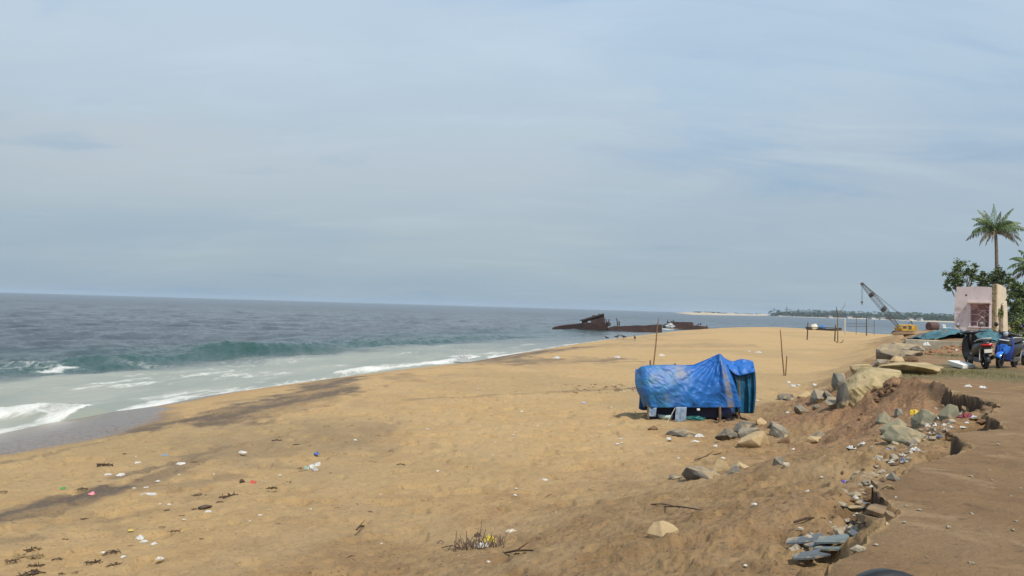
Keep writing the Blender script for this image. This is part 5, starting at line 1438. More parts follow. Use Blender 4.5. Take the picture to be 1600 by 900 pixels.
bluep = mat('paint_blue', (.009, .040, .24), (.008, .032, .19), scale=3, rough=.25, coat=.7); bluel = mat('paint_bright_blue', (.015, .17, .68), (.012, .14, .58), scale=3, rough=.25, coat=.7)
greyp = mat('paint_grey', (.06, .06, .065), (.05, .05, .055), scale=3, rough=.3, coat=.5)
def on_ground(px, py, fx, rz):
    g = ground(px, py); d = Vector((math.cos(rz), math.sin(rz), 0)) * fx
    x, y = g.x - d.x, g.y - d.y
    return Vector((x, y, hz(x, y) - .008))
rz1 = math.radians(80)
scooter(on_ground(1540, 577, -.60, rz1), rz1, blackp, blackp, 'black scooter seen from behind with red tail light and pale plate', .10)
rz2 = math.atan2(-.74, -.80)
scooter(on_ground(1561, 575.5, .64, rz2), rz2, bluep, bluel, 'bright blue scooter facing the road beside the black scooter', .10, blackp)
scooter(on_ground(1601, 571, .64, rz2 - .1), rz2 - .1, greyp, greyp, 'dark grey scooter parked just behind the blue scooter', .10)
# the photographer's own scooter: only a mirror reaches into the view
q = P(1388, 887.5, 1.0)
rz4 = math.radians(86)
ml = Matrix.Rotation(rz4, 3, 'Z') @ Vector((.32, .315, 1.225))
scooter(Vector((q.x - ml.x, q.y - ml.y, q.z - ml.z - .064)), rz4, blackp, blackp, 'black scooter on the dirt road showing only its round mirror', 0.)

# ---- trees ----------------------------------------------------------------------------------
bark = mat('palm_bark', (.17, .14, .11), (.11, .09, .07), scale=3, rough=.95, bump=.02, bscale=8)
frondm = mat('palm_frond', (.11, .165, .04), (.065, .11, .026), scale=.7, rough=.5, c3=(.22, .21, .07), s3=.5, l3=.58, h3=.68)
olds = mat('palm_old_frond', (.15, .125, .075), (.10, .085, .05), scale=.8, rough=.8)
def palm(px_b, px_c, py_c, D, label, fl, spec=None, seed=1, gz=2.4):
    r = random.Random(seed)
    c_ = P(px_c, py_c, D); b = P(px_b, 470, D); g = Vector((b.x, D, gz))
    e = empty('palm_tree', g, 0, label, 'palm tree', 'coconut palms')
    pts = []
    for i in range(12):
        t = i / 11; p = g.lerp(c_, t); p.x += .25 * math.sin(t * 2.2) * (1 - t) + .05 * math.sin(t * 9); pts.append(p)
    wpart(MB().tube(pts, [.26 - .08 * i / 11 + (.08 if i == 0 else 0) for i in range(12)], 10), 'trunk', bark, e, smooth=True)
    def frond(az, up, length, droop, old, toward=0.):
        mb = MB(); h = Vector((math.cos(az), math.sin(az), 0)); pts = []
        n = 22; p = c_.copy(); ang = up
        for i in range(n):
            t = i / (n - 1); pts.append(p.copy()); ang2 = ang - droop * t ** 1.4
            p = p + (h * math.cos(ang2) + Vector((0, 0, math.sin(ang2)))) * length / n
        mb.tube(pts, [.045 * (1 - .8 * i / n) + .006 for i in range(n)], 5)
        side = Vector((-h.y, h.x, 0))
        for i in range(2, n):
            for k in range(2):
                t = (i + k * .5) / n; q0 = pts[i].lerp(pts[min(i + 1, n - 1)], k * .5)
                d = (pts[min(i + 1, n - 1)] - pts[i - 1]).normalized()
                for s_ in (-1, 1):
                    if r.random() < (.3 if old else .18): continue
                    L = length * .235 * math.sin(math.pi * min(1, .18 + t * .80)) * r.uniform(.75, 1.1)
                    out = (side * s_ * .72 + d * .5 + Vector((0, 0, -.75 - .5 * t - (.6 if old else 0) + r.uniform(-.25, .25)))).normalized()
                    q1 = q0 + out * L * .55; q2 = q0 + (out + Vector((0, 0, -.55))).normalized() * L
                    w = d * .036
                    mb.add([q0 - w * .5, q0 + w * .5, q1 + w, q1 - w, q2], [(0, 1, 2, 3), (3, 2, 4)])
        wpart(mb, 'frond', olds if old else frondm, e, recalc=False)
    spec = list(spec) + [(r.uniform(0, 6.28), r.uniform(.1, 1.2), spec[0][2] * r.uniform(.75, 1), r.uniform(.9, 1.5), 0) for _ in range(9)]
    for az_, up_, ln_, dr_, ol_ in spec: frond(az_ + r.uniform(-.25, .25), up_ + r.uniform(-.12, .12), ln_ * r.uniform(.86, 1.12), dr_ * r.uniform(1.05, 1.65), ol_)
    mb = MB(); v, f = ico(2)
    for k in range(9):
        cc = c_ + Vector((r.gauss(0, .26), r.gauss(0, .26), -.3 + r.gauss(0, .12))); mb.add([cc + Vector(p) * .15 for p in v], f)
    wpart(mb, 'coconut_bunch', mat('coconut', (.16, .16, .04), (.22, .15, .05), scale=3, rough=.5), e, smooth=True)
    mb = MB()
    for k in range(26):
        a = r.uniform(0, 6.28); l = r.uniform(.4, 1.1); d = Vector((math.cos(a) * .5, math.sin(a) * .5, r.uniform(-.9, .9))); mb.tube([c_, c_ + d * l], [.05, .015], 4)
    wpart(mb, 'crown_heart', olds, e)
R_ = math.radians
s_main = [ # azimuth (0 = towards the right of the picture), rise, length, droop, old
 (R_(-29), R_(62), 3.4, R_(20), 0), (R_(150), R_(70), 3.6, R_(25), 0), (R_(80), R_(80), 3.5, R_(15), 0), (R_(-90), R_(75), 3.3, R_(30), 0), (R_(200), R_(66), 3.2, R_(30), 0), (R_(20), R_(60), 3.4, R_(40), 0),
 (R_(165), R_(48), 3.4, R_(45), 0), (R_(152), R_(26), 3.8, R_(60), 0), (R_(185), R_(20), 3.4, R_(70), 0), (R_(-10), R_(42), 3.7, R_(55), 0), (R_(-30), R_(28), 3.7, R_(55), 0), (R_(-50), R_(24), 3.4, R_(60), 0),
 (R_(155), R_(2), 3.7, R_(55), 1), (R_(175), R_(-10), 3.3, R_(60), 1), (R_(220), R_(-25), 2.9, R_(45), 1), (R_(190), R_(-40), 2.9, R_(35), 1), (R_(-22), R_(5), 4.2, R_(55), 1), (R_(-35), R_(-10), 3.8, R_(50), 1), (R_(-60), R_(-15), 3.0, R_(60), 1), (R_(100), R_(-5), 3.0, R_(60), 1), (R_(60), R_(20), 3.2, R_(60), 0)]
palm(1560, 1555, 359, 108, 'tall coconut palm rising above the ruined house', 3.6, s_main, 2)
s_2 = [(R_(a), R_(u), l, R_(d), o) for a, u, l, d, o in ((150, 55, 2.6, 60, 0), (160, 30, 2.9, 75, 0), (172, 12, 2.7, 75, 1), (200, 65, 2.4, 50, 0), (90, 70, 2.4, 40, 0), (-20, 60, 2.6, 50, 0), (-30, 30, 2.8, 65, 0), (-40, 5, 2.6, 60, 1), (250, 35, 2.5, 65, 0), (140, -15, 2.4, 50, 1), (185, -35, 2.3, 40, 1), (-60, -20, 2.3, 45, 1), (30, 40, 2.6, 60, 0))]
palm(1616, 1616, 419, 82, 'shorter dark coconut palm at the edge of the view', 2.7, s_2, 5)
palm(1650, 1662, 372, 120, 'second tall palm standing beyond the shorter dark palm', 3.4, [(R_(a), R_(u), 3.5, R_(d), o) for a, u, d, o in ((150, 60, 40, 0), (165, 30, 60, 0), (175, 5, 60, 1), (80, 70, 30, 0), (-20, 60, 40, 0), (-30, 30, 60, 0), (-35, 0, 60, 1), (220, 40, 55, 0), (-90, 45, 50, 0), (190, -25, 40, 1))], 8)
leafA = mat('leaf_green', (.11, .155, .035), (.07, .11, .026), scale=.9, rough=.6, c3=(.17, .20, .05), s3=.6, l3=.55, h3=.68)
leafB = mat('leaf_deep', (.075, .115, .03), (.048, .08, .022), scale=.8, rough=.6, c3=(.14, .16, .04), s3=.6)
leafC = mat('leaf_yellowish', (.17, .20, .045), (.11, .15, .032), scale=.8, rough=.65, c3=(.15, .12, .04), s3=.9)
def leafy(name, label, cat, D, clumps, leaf, n, size, trunk_px, gz=2.3, seed=1, group=None, limbs=True):
    """clumps: (px, py, radius px, depth offset) of foliage on their own boughs"""
    r = np.random.default_rng(seed); sc = D / FPX * 1.12
    b = P(trunk_px, 480, D); g = Vector((b.x, D, gz)); e = empty(name, g, 0, label, cat, group)
    cs = [(P(px, py, D + dd), rad * sc) for px, py, rad, dd in clumps]
    mid = sum((c_ for c_, _ in cs), Vector()) / len(cs)
    fork = g.lerp(mid, .45); fork.x = g.x * .8 + mid.x * .2
    mb = MB().tube([g - Vector((0, 0, .3)), g.lerp(fork, .5) + Vector((.06, 0, 0)), fork], [.2 if limbs else .08, .16 if limbs else .06, .12 if limbs else .05], 9)
    wpart(mb, 'trunk', bark, e, smooth=True)
    mb = MB()
    for c_, rad in cs:
        m_ = fork.lerp(c_, .55) + Vector((r.normal(0, .15), r.normal(0, .15), .12)); mb.tube([fork, m_, c_], [.08, .05, .018], 6)
        for k in range(5):
            q = c_ + Vector(r.normal(0, rad * .55, 3)); mb.tube([m_.lerp(c_, .7), q], [.02, .006], 4)
    wpart(mb, 'limb', bark, e)
    V = []; F = []
    tot = sum(rad ** 2 for _, rad in cs)
    for c_, rad in cs:
        k = int(n * rad ** 2 / tot); sub = max(4, k // 38)
        sc_c = r.normal(0, 1, (sub, 3)); sc_c /= np.linalg.norm(sc_c, axis=1)[:, None]; sc_c *= (r.uniform(.25, 1, (sub, 1)) ** .6) * rad
        for i in range(k):
            p = np.array(c_) + sc_c[r.integers(sub)] + r.normal(0, rad * .15, 3)
            d1 = r.normal(0, 1, 3); d1 /= np.linalg.norm(d1); d1[2] *= .6
            d2 = np.cross(d1, r.normal(0, 1, 3)); d2 /= np.linalg.norm(d2) + 1e-6
            s_ = size * r.uniform(.6, 1.25); a = d1 * s_; w = d2 * s_ * .42
            j = len(V); V += [p - a, p + w - a * .1, p + a, p - w - a * .1]; F.append((j, j + 1, j + 2, j + 3))
    V = np.array(V) - np.array(g)
    o = npmesh('crown', V, np.array(F), leaf, smooth=False); o.parent = e
    return e
leafy('leafy_tree', 'round leafed tree showing above the seaward corner of the ruined house', 'tree', 64, [(1500, 424, 15, 0), (1488, 436, 12, -.3), (1512, 433, 11, .4), (1484, 447, 8, 0), (1497, 446, 10, .6), (1517, 422, 9, .2), (1525, 418, 5, 0), (1491, 418, 6, 0)], leafA, 2700, .115, 1512, seed=3)
leafy('leafy_tree', 'flat topped tree directly behind the ruined house below the tall palm', 'tree', 70, [(1540, 436, 11, 0), (1555, 430, 12, .3), (1530, 441, 9, 0), (1568, 434, 10, 0), (1550, 446, 13, .6), (1578, 442, 9, 0), (1535, 428, 5, 0), (1562, 424, 5, 0)], leafB, 4200, .11, 1558, seed=4)
leafy('leafy_tree', 'dense dark tree landward of the ruined house under the shorter palm', 'tree', 58, [(1588, 452, 14, 0), (1604, 462, 18, 0), (1584, 472, 13, -.5), (1620, 455, 20, 1), (1600, 484, 18, -.4), (1635, 480, 22, .5), (1590, 495, 14, -.2)], leafA, 8000, .11, 1606, seed=5)
leafy('bush', 'low leafy bush against the landward wall of the house', 'bush', 53, [(1583, 512, 11, 0), (1595, 520, 14, 0), (1586, 528, 11, -.3), (1610, 515, 18, 0), (1600, 535, 14, -.4)], leafC, 5200, .085, 1597, seed=6, limbs=False)
leafy('bush', 'deep green bush filling the gap under the dense dark tree', 'bush', 55, [(1587, 500, 12, .5), (1602, 505, 14, .5), (1622, 505, 18, .5), (1640, 520, 20, 0), (1618, 530, 16, 0)], leafB, 5600, .09, 1612, seed=7, limbs=False)
leafy('leafy_tree', 'broad tree beyond the shorter palm at the view edge', 'tree', 85, [(1640, 430, 22, 0), (1670, 440, 26, 0), (1655, 460, 24, 0), (1625, 445, 14, 0), (1690, 455, 24, 0)], leafB, 3600, .15, 1655, seed=8)

# ---- crows on the wet sand --------------------------------------------------------------------
crowm = mat('crow_black', (.02, .02, .022), (.04, .04, .042), scale=8, rough=.6)
for k, (px, py, rz, lab) in enumerate([(948, 530.5, 2.6, 'crow standing nearest the bow of the shipwreck'), (964, 529.5, .3, 'crow with raised head, second from the wreck bow'), (974.5, 530, 3.6, 'crow with lowered head at the water edge'), (992, 532, 1.6, 'crow standing apart nearest the leaning stake')]):
    g = ground(px, py); e = empty('crow', g, rz, lab, 'bird', 'crows on the shore')
    s = 1.5
    prof = [(-.26, .015, .16), (-.18, .035, .17), (-.10, .06, .185), (0, .075, .20), (.08, .07, .215), (.13, .05, .24), (.16, .042, .27), (.19, .045, .295), (.225, .03, .30), (.25, .012, .295), (.29, .004, .285)]
    rings = [[(x * s, w * math.cos(t) * s, (z + w * 1.05 * math.sin(t)) * s) for t in np.linspace(0, 2 * math.pi, 11)[:-1]] for x, w, z in prof]
    MB().loft(rings).build('body', crowm, e, smooth=True)
    for s_ in (-1, 1): MB().tube([(0, s_ * .03 * s, .14 * s), (.01, s_ * .03 * s, 0)], .009 * s, 5).build('leg', crowm, e)

# ---- dry shrub, driftwood, litter ----------------------------------------------------------------
def shrub():
    g = ground(745, 861); e = empty('dry_shrub', g, 0, 'dry leafless twig clump sticking up from the near sand', 'shrub'); r = random.Random(12)
    tw = mat('dry_twig', (.15, .10, .07), (.10, .065, .045), scale=20, rough=.95); sc = g.y / FPX
    sticks = [(712, 862, 713, 830, .006), (728, 860, 729, 829, .006), (747, 855, 753, 811, .005), (755, 850, 759, 827, .006), (769, 853, 768, 838, .006), (785, 851, 786, 837, .006), (775, 852, 783, 838, .006), (737, 858, 741, 842, .007), (760, 852, 768, 836, .006)]
    for a, b, c_, d, rr in sticks:
        p0 = ground(a, b); p1 = P(c_, d, p0.y); pm = p0.lerp(p1, .5) + Vector((r.uniform(-.015, .015), 0, 0)); wpart(MB().tube([p0 - Vector((0, 0, .05)), pm, p1], [rr, rr * .9, rr * .6], 5), 'stem', tw, e)
    for k in range(75):
        px = r.uniform(704, 788); p0 = ground(px, 861 - (px - 700) * .09 + r.uniform(-3, 3)); h = r.uniform(.04, .15); l = Vector((r.gauss(0, .06), r.gauss(0, .06), h))
        wpart(MB().tube([p0 - Vector((0, 0, .03)), p0 + l * .6 + Vector((r.gauss(0, .01), 0, 0)), p0 + l], [.0055, .0045, .003], 4), 'stem', tw, e)
    for a, b, c_, d in ((690, 857, 722, 861), (683, 850, 694, 851), (700, 860, 712, 857)):
        p0 = ground(a, b); p1 = ground(c_, d); wpart(MB().tube([p0 + Vector((0, 0, .01)), p0.lerp(p1, .5) + Vector((0, 0, .05)), p1 + Vector((0, 0, .02))], .006, 5), 'stem', tw, e)
shrub()
def crumple(name, px, py, size, material, label, cat='litter', group=None, seed=0, lift=.0, flat=.5, asp=.7, rz=None):
    g = ground(px, py); r = np.random.default_rng(seed + int(px * 3 + py)); n = 7
    rz = r.uniform(0, 3.14) if rz is None else rz
    U = np.linspace(-1, 1, n + 1); uu, vv = np.meshgrid(U, U)
    ed = 1 + .35 * fbm(uu * 1.6 + px, vv * 1.6 + py, 2, seed)
    x = uu * size * .5 * ed; y = vv * size * .5 * asp * ed * (1 + .25 * fbm(uu * 2, vv + px, 2, seed + 1))
    z = size * flat * (.22 + .8 * np.abs(fbm(uu * 1.9 + px, vv * 1.9 + py, 3, seed + 2, .7))) * (1.05 - .95 * np.maximum(np.abs(uu), np.abs(vv)) ** 3)
    mb = MB(); mb.v = [tuple(p) for p in np.stack([x, y, z], -1).reshape(-1, 3)]
    mb.f = [(j * (n + 1) + i, j * (n + 1) + i + 1, (j + 1) * (n + 1) + i + 1, (j + 1) * (n + 1) + i) for j in range(n) for i in range(n)]
    o = mb.build(name, material, None, solid=.004); o.location = g + Vector((0, 0, lift - .004)); o.rotation_euler = (0, 0, rz)
    return tag(o, label, cat, group)
def clump(px, py, size, label, material, group=None, seed=0, name='seaweed_clump', cat='seaweed', n=26):
    g = ground(px, py); r = random.Random(seed + int(px * 5 + py * 3)); mb = MB(); rz = r.uniform(-.5, .5)
    for k in range(n):
        a = r.uniform(-1, 1); c_ = Vector((a * size * .5, r.gauss(0, size * .13), size * .03 + abs(r.gauss(0, size * .06)) * (1 - abs(a)))); d = Vector((r.gauss(0, 1), r.gauss(0, .7), r.gauss(0, .3))).normalized() * size * r.uniform(.08, .22)
        mb.tube([c_ - d, c_ + Vector((r.gauss(0, 1), r.gauss(0, 1), .6)) * size * .03, c_ + d], size * r.uniform(.012, .035), 4)
    o = mb.build(name, material, None); o.location = g; o.rotation_euler = (0, 0, rz + math.atan2(-g.x, g.y)); return tag(o, label, cat, group)
def px_scale(px, py): g = ground(px, py); return math.hypot(g.x, g.y) / FPX
C2 = lambda x, y: (x / 3.2, 660 + y / 3.2)
C8 = lambda x, y: (500 + x / 3, 600 + y / 3)
weed = mat('dry_seaweed', (.085, .052, .030), (.055, .034, .02), scale=8, rough=.95)
weedt = mat('pale_dry_straw', (.28, .20, .10), (.2, .14, .07), scale=8, rough=.95)
LW = 'small white scrap of litter lying on the sand'
for x, y, w in [(690, 203, 30), (605, 265, 38), (540, 262, 28), (905, 209, 42), (700, 578, 54), (617, 672, 22), (800, 681, 30), (718, 597, 32), (770, 607, 30), (1213, 152, 36), (1042, 446, 28), (790, 294, 20), (845, 411, 24), (800, 408, 12), (730, 325, 20), (670, 330, 18), (1300, 464, 20), (1398, 264, 16), (1100, 680, 20), (1553, 433, 12), (730, 128, 12), (680, 170, 10), (515, 650, 20), (920, 485, 14), (1250, 492, 12), (1070, 258, 12), (895, 262, 14)]:
    px, py = C2(x, y); crumple('litter_scrap', px, py, w / 3.2 * px_scale(px, py), whitec, LW, group='white scraps on the beach')
for x, y, w in [(505, 212, 16), (908, 239, 13), (945, 188, 11), (552, 408, 17), (915, 521, 17), (1110, 605, 24), (290, 748, 10), (790, 832, 18), (165, 263, 20), (945, 129, 14), (1055, 450, 26), (920, 490, 14), (1020, 195, 10), (820, 273, 10), (810, 333, 9), (1415, 275, 12), (1355, 192, 10), (740, 22, 10), (1305, 66, 9), (1365, 108, 10), (283, 516, 9)]:
    px, py = C8(x, y); crumple('litter_scrap', px, py, max(.035, w / 3 * px_scale(px, py)), whitec, LW, group='white scraps on the beach')
for px, py, w in [(1185, 551, 9), (1170, 549, 5), (1232, 598, 9), (1240, 604, 12), (1247, 602, 7), (965, 559, 9), (870, 560, 12), (1034, 556, 10), (1184, 626, 5), (1045, 686, 11), (1070, 682, 10), (1086, 690, 10), (1092, 682, 16), (1118, 697, 9), (970, 686, 5), (965, 694, 7), (1273, 602, 10), (1060, 716, 5), (1130, 716, 7), (1290, 701, 7), (1240, 702, 7), (1232, 645, 8), (1236, 706, 4), (1262, 770, 14), (1284, 745, 5), (1180, 788, 9), (1162, 787, 8), (1165, 883, 6), (1330, 700, 14), (1350, 694, 10), (1430, 703, 14), (1438, 699, 9), (1455, 668, 9), (1505, 668, 8), (1516, 651, 8), (1512, 604, 9), (1536, 606, 12), (1365, 570, 6), (1495, 548, 7), (1361, 717, 8), (1395, 744, 9), (1398, 733, 6), (1345, 695, 7), (1362, 740, 9), (1352, 782, 10), (1363, 790, 9), (1330, 826, 11), (1318, 833, 13), (1400, 777, 5)]:
    s = w * px_scale(px, py); crumple('litter_scrap', px, py, s, whitec, 'small white scrap of litter on the slope or by the stones' if px > 1225 else LW, group='white scraps on the bank' if px > 1225 else 'white scraps on the beach')
def col(n, c_, r=.5): return mat(n, c_, tuple(v * .8 for v in c_), scale=9, rough=r)
px, py = C2(752, 358); crumple('paper_sheet', px, py, 76 / 3.2 * px_scale(px, py), whitec, 'largest white sheet of litter on the dark sand streak', flat=.12, rz=.1)
for xy, w, c_, nm, lab in [(C2(458, 358), 34, col('pink_plastic', (.70, .22, .26)), 'plastic_disc', 'pink plastic disc on the dark sand streak'), (C2(315, 330), 26, col('green_plastic', (.05, .30, .04)), 'plastic_scrap', 'green plastic scrap seaward of the dark streak'), (C2(1263, 301), 36, col('red_plastic', (.55, .06, .04)), 'plastic_scrap', 'red plastic scrap on the upper beach'), (C2(1582, 158), 36, col('blue_plastic', (.02, .08, .35)), 'plastic_scrap', 'blue plastic scrap near the top of the beach'), (C2(825, 165), 26, col('pale_blue_plastic', (.20, .28, .36)), 'plastic_scrap', 'pale blue plastic scrap near the wet sand'), (C2(655, 540), 24, col('yellow_plastic', (.55, .42, .08)), 'plastic_scrap', 'dull yellow plastic scrap on the near beach'), ((1320, 753), 10, col('violet_plastic', (.12, .08, .42)), 'plastic_scrap', 'violet plastic scrap on the brown slope'), ((1388, 702), 9, col('lilac_plastic', (.32, .30, .45)), 'plastic_scrap', 'lilac plastic scrap below the biggest bank boulder'), ((1521, 654), 12, col('sky_plastic', (.40, .48, .56)), 'plastic_scrap', 'pale blue bag beside the red cloth under the road edge'), ((912, 630), 8, col('lavender_plastic', (.40, .36, .5)), 'plastic_scrap', 'lavender scrap on open sand seaward of the shelter'), (C8(895, 692), 50, col('clear_plastic', (.55, .47, .36)), 'plastic_film', 'clear crumpled plastic film behind the dry twig clump')]:
    crumple(nm, xy[0], xy[1], w / (3.2 if xy[1] > 700 and xy[0] < 520 else 1) * px_scale(*xy) / (3 if nm == 'plastic_film' else 1), c_, lab, seed=3)
sr = random.Random(77)
cols_ = [whitec, col('beige_scrap', (.45, .36, .24), .8), col('grey_scrap', (.35, .34, .32), .8), col('brown_scrap', (.16, .10, .06), .9), whitec, col('dull_blue_scrap', (.10, .14, .26), .7)]
for k in range(110):
    cx, cy = interp([(1285, 850), (1330, 832), (1365, 805), (1372, 782), (1385, 745), (1420, 722), (1450, 700), (1480, 672), (1525, 652), (1460, 680), (1430, 700)], sr.random())
    px, py = cx - abs(sr.gauss(0, 22)), cy - abs(sr.gauss(0, 9)) + 5; g = ground(px, py)
    if float(edge_sd(np.array([g.x]), np.array([g.y]))[0]) > -.05: continue
    crumple('rubbish_scrap', px, py, sr.uniform(3, 9) * px_scale(px, py), cols_[k % 6], 'scrap of mixed rubbish among the rubble below the road edge', group='rubbish scraps below the road edge', seed=k, flat=.8)
crumple('plastic_bag', 754, 855, 20 * px_scale(754, 855), whitec, 'white plastic bag caught in the dry twig clump', 'bag', flat=.7, lift=.01)
crumple('plastic_bag', 764, 849, 20 * px_scale(764, 849), col('yellow_bag', (.62, .48, .04)), 'yellow plastic bag caught in the dry twig clump', 'bag', flat=.75, lift=.03)
crumple('dead_leaf', 746, 847, 12 * px_scale(746, 847), weed, 'curled brown leaf stuck high in the dry twig clump', 'leaf', flat=1.0, lift=.07)
crumple('plastic_bag', 1432, 651, 19 * px_scale(1432, 651), col('bright_yellow_bag', (.66, .44, .02)), 'bright yellow plastic wedged behind the pointed green boulder', 'bag', flat=.6, lift=.04)
crumple('plastic_bag', 1424, 659, 9 * px_scale(1424, 659), col('bright_yellow_bag', (0, 0, 0)), 'smaller yellow plastic piece beside the pointed green boulder', 'bag', flat=.7)
crumple('red_cloth', 1510, 652, 26 * px_scale(1510, 652), col('red_cloth', (.20, .035, .045), .9), 'dark red cloth lying in the hollow under the road edge', 'cloth', flat=.4)
crumple('plastic_bag', 1447, 547, 13 * px_scale(1447, 547), whitec, 'white plastic bag on the heap before the concrete slab', 'bag', flat=.6, lift=.2)
crumple('plastic_bag', 1447, 667, 12 * px_scale(1447, 667), whitec, 'white bag at the foot of the pointed green boulder', 'bag', flat=.9)
px, py = C2(1560, 226)
for k, (dx, dy, s, c_) in enumerate([(-8, 2, 11, col('sage_cloth', (.28, .32, .24))), (0, 0, 13, whitec), (8, -3, 12, whitec), (5, 4, 9, col('grey_cloth', (.4, .41, .4)))]):
    crumple('rag', px + dx, py + dy, s * px_scale(px, py), c_, ['sage coloured rag at the seaward end of the rag pile', 'white rag in the middle of the rag pile on the sand', 'white rag topping the landward end of the rag pile', 'grey rag at the front of the rag pile on the sand'][k], 'rag', 'rag pile on the beach', k, flat=.9)
px, py = C2(1212, 305); v, f = blob_shape(55, (1, .9, .95), 3, 16, .06); mb = MB(); s = 26 / 3.2 * px_scale(px, py); mb.add([Vector(p) * s for p in v], f); o = mb.build('coconut_husk', weed, None, smooth=True); o.location = ground(px, py) + Vector((0, 0, s * .35)); tag(o, 'round dark coconut husk beside the red plastic scrap', 'husk')
px, py = C2(1025, 432); v, f = blob_shape(56, (1, .55, .45), 3, 14, .06); mb = MB(); s = 58 / 3.2 * px_scale(px, py); mb.add([Vector(p) * s for p in v], f); o = mb.build('coconut_husk', mat('dark_husk', (.05, .035, .025), (.09, .06, .04), scale=9), None, smooth=True); o.location = ground(px, py) + Vector((0, 0, s * .16)); o.rotation_euler = (0, -.1, .3); tag(o, 'long dark husk lying beside a white scrap on the near beach', 'husk')
for x, y, w in [(525, 216, 68), (407, 335, 44), (970, 435, 28), (170, 640, 68), (465, 703, 72), (560, 650, 60), (570, 714, 58), (180, 719, 60), (60, 695, 50), (150, 762, 105), (311, 758, 30), (1000, 368, 65), (1100, 399, 32), (1145, 372, 76), (870, 546, 45), (905, 468, 25), (1003, 584, 24), (1385, 92, 42), (978, 202, 36), (425, 484, 30), (20, 347, 26), (1360, 332, 50), (320, 587, 32), (285, 685, 40), (620, 158, 20), (835, 440, 26), (810, 525, 24), (375, 750, 24), (1480, 112, 30), (1500, 230, 22), (1415, 308, 16)]:
    px, py = C2(x, y); clump(px, py, w / 3.2 * px_scale(px, py) * 1.05, 'dark tangle of dry seaweed washed up on the beach', weed, 'seaweed tangles on the beach')
px, py = C2(155, 672); clump(px, py, 85 / 3.2 * px_scale(px, py), 'pale straw coloured tangle in the near beach corner', weedt, cat='straw', name='straw_tangle')
rr = random.Random(21)
for k in range(90):
    if k < 30: px, py = rr.uniform(880, 996), 608 + rr.gauss(0, 3.5)
    elif k < 60: px, py = rr.uniform(420, 620), rr.uniform(655, 740)
    else: px, py = rr.uniform(150, 1000), rr.uniform(690, 890)
    sp = px_scale(px, py); clump(px, py, max(.06, rr.uniform(4, 10) * sp), 'small brown fleck of dry seaweed on the sand', weed, 'seaweed flecks on the sand', n=8, name='seaweed_fleck')
for k in range(34):
    px, py = rr.uniform(958, 998), 607 + rr.gauss(0, 3); sp = px_scale(px, py)
    if k % 3: crumple('litter_scrap', px, py, rr.uniform(2, 4) * sp, whitec if k % 2 else col('maroon_scrap', (.18, .07, .06)), 'tiny scrap in the litter line beside the blue shelter', group='scraps in the litter line')
    else: clump(px, py, rr.uniform(5, 11) * sp, 'small brown fleck of dry seaweed on the sand', weed, 'seaweed flecks on the sand', n=10, name='seaweed_fleck')
for (a, b, c_, d, lab, rad) in [(1017, 789, 1062, 795, 'thin dark branch lying on the brown slope edge, upper of two', .006), (1038, 793, 1103, 801, 'longer dark branch lying on the brown slope edge, lower of two', .0075), (1085, 720, 1130, 708, 'thin root trailing over sand behind the sunken boulder', .010), (1190, 866, 1243, 862, 'thin dark stick pointing at the slate sheets', .008), (785, 866, 843, 863, 'forked dark driftwood piece beside the dry twig clump', .010), (557, 829, 568, 823, 'short dark stick alone on the near open sand', .012), (620, 727, 633, 728, 'short twig on the middle of the sand', .008), (1240, 818, 1290, 812, 'thin stick below the brick scraps of the slope', .009), (850, 781, 862, 772, 'short bent twig on sand beside a pale scrap', .006), (540, 873, 552, 870, 'pale twig on the near sand', .007), (1472, 655, 1482, 637, 'pale stick leaning against the olive stone block', .02), (1378, 764, 1398, 766, 'pale stick lying across the road notch', .012)]:
    p0 = ground(a, b); p1 = ground(c_, d); 
    if lab.startswith('pale stick leaning'): p1 = P(c_, d, p0.y + .15)
    m_ = p0.lerp(p1, .4) + Vector((0, 0, .03)); n_ = p0.lerp(p1, .72) + Vector((.02, .04, .015))
    mb = MB().tube([p0 + Vector((0, 0, .01)), m_, n_, p1 + Vector((0, 0, .01))], [rad, rad * 1.2, rad, rad * .5], 6)
    if rad > .009 and 'pale' not in lab: mb.tube([m_, m_ + (p1 - p0) * .25 + Vector((.03, .10, .05))], [rad * .8, rad * .3], 5)
    tag(mb.build('driftwood_stick', weedt if 'pale' in lab else weed, None, loc=tuple(p0)), lab, 'stick')
clump(815, 867, 26 * px_scale(815, 867), 'dark ragged driftwood lump on the forked stick', weed, name='driftwood_lump', cat='driftwood')
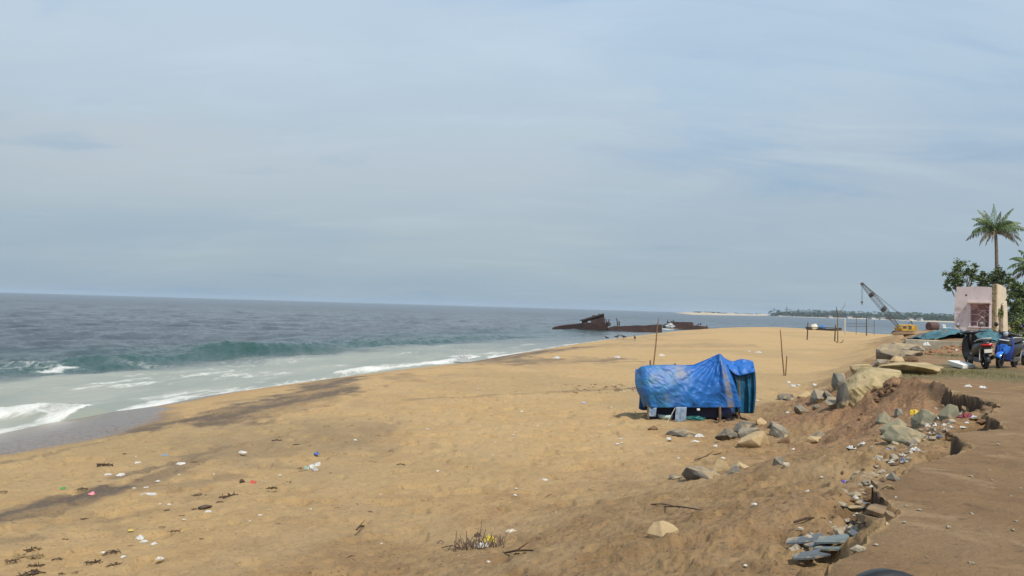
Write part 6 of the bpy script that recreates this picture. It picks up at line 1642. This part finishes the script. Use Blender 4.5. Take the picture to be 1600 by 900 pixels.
# slate blue roofing sheets broken at the road edge
slate = mat('slate_sheet', (.10, .112, .125), (.07, .08, .09), scale=5, rough=.85, c3=(.27, .22, .14), s3=6, l3=.5, h3=.6); slg = mat('slate_green_sheet', (.15, .18, .175), (.10, .125, .12), scale=5, rough=.7, c3=(.30, .25, .16), s3=6, l3=.52, h3=.62)
for k, (px, py, L, w, rz, tilt, c_, lab) in enumerate([(1262, 848, .17, .065, .1, .10, slate, 'long slate blue sheet lying furthest down the slope'), (1285, 857, .16, .06, .35, -.1, slate, 'slate blue sheet under the greenish broken sheet'), (1305, 855, .13, .07, -.1, .14, slg, 'greenish broken sheet on top of the slate pile'), (1322, 846, .12, .045, .5, .1, slate, 'narrow slate blue strip nearest the road edge'), (1292, 866, .10, .06, -.4, -.06, slg, 'small greenish sheet at the near end of the slate pile'), (1263, 880, .13, .055, .2, .08, slate, 'slate blue sheet apart below the slate pile'), (1338, 836, .09, .04, .7, .1, slate, 'short slate strip beside the pale rubble')]):
    g = ground(px, py); r = random.Random(k); ring = [(-L, -w * .5, 0), (-L * .1, -w, 0), (L, -w * .9, 0), (L * .75, w * .2, 0), (L * .9, w, 0), (-L * .75, w * .8, 0)]
    o = MB().prism([(a * r.uniform(.85, 1.1), b * r.uniform(.85, 1.1), 0) for a, b, _ in ring], (0, 0, .012)).build('roofing_sheet', c_, None); o.location = g + Vector((0, 0, .02 + .015 * (k % 3))); o.rotation_euler = (tilt, -.12, rz); tag(o, lab, 'sheet', 'broken roofing sheets')

# ---- grass on the ledge ------------------------------------------------------------------------------
def grass():
    r = np.random.default_rng(8); V = []; F = []
    spots = [ground(*interp([(1388, 583), (1420, 581), (1470, 580), (1510, 582), (1560, 588)], r.random())) for _ in range(46)] + [ground(r.normal(1485, 12), 556 + r.normal(0, 2)) for _ in range(12)]
    for s in spots:
        for k in range(60):
            x = s.x + r.normal(0, .5); y = s.y + r.normal(0, .45)
            if float(edge_sd(np.array([x]), np.array([y]))[0]) < .05: continue
            V.append((x, y)); 
    V = np.array(V); z = base_height(V[:, 0], V[:, 1])
    P0 = []
    for (x, y), zz in zip(V, z):
        h = r.uniform(.02, .075); a = r.uniform(0, 6.28); w = .008; j = len(P0)
        P0 += [(x - w * math.cos(a), y - w * math.sin(a), zz - .01), (x + w * math.cos(a), y + w * math.sin(a), zz - .01), (x + r.normal(0, .03), y + r.normal(0, .03), zz + h)]; F.append((j, j + 1, j + 2))
    o = npmesh('short_grass', np.array(P0), np.array(F), mat('grass_blade', (.14, .14, .035), (.20, .17, .06), scale=2, rough=.7), smooth=False)
    tag(o, 'short dry grass along the top of the earth ledge', 'grass', kind='stuff')
grass()

# ---- sea haze --------------------------------------------------------------------------------------------
def haze():
    m = bpy.data.materials.new('haze'); m.use_nodes = True; t = m.node_tree
    for n in list(t.nodes):
        if n.type != 'OUTPUT_MATERIAL': t.nodes.remove(n)
    out = [n for n in t.nodes if n.type == 'OUTPUT_MATERIAL'][0]
    v = t.nodes.new('ShaderNodeVolumePrincipled'); v.inputs['Color'].default_value = (.60, .73, .86, 1); v.inputs['Density'].default_value = HAZE; v.inputs['Anisotropy'].default_value = .0
    t.links.new(v.outputs[0], out.inputs['Volume'])
    o = MB().box((-9300, -9300, -5.5), (9300, 9300, 32)).build('haze', m, None)
    tag(o, kind='stuff')
HAZE = .00012
haze()
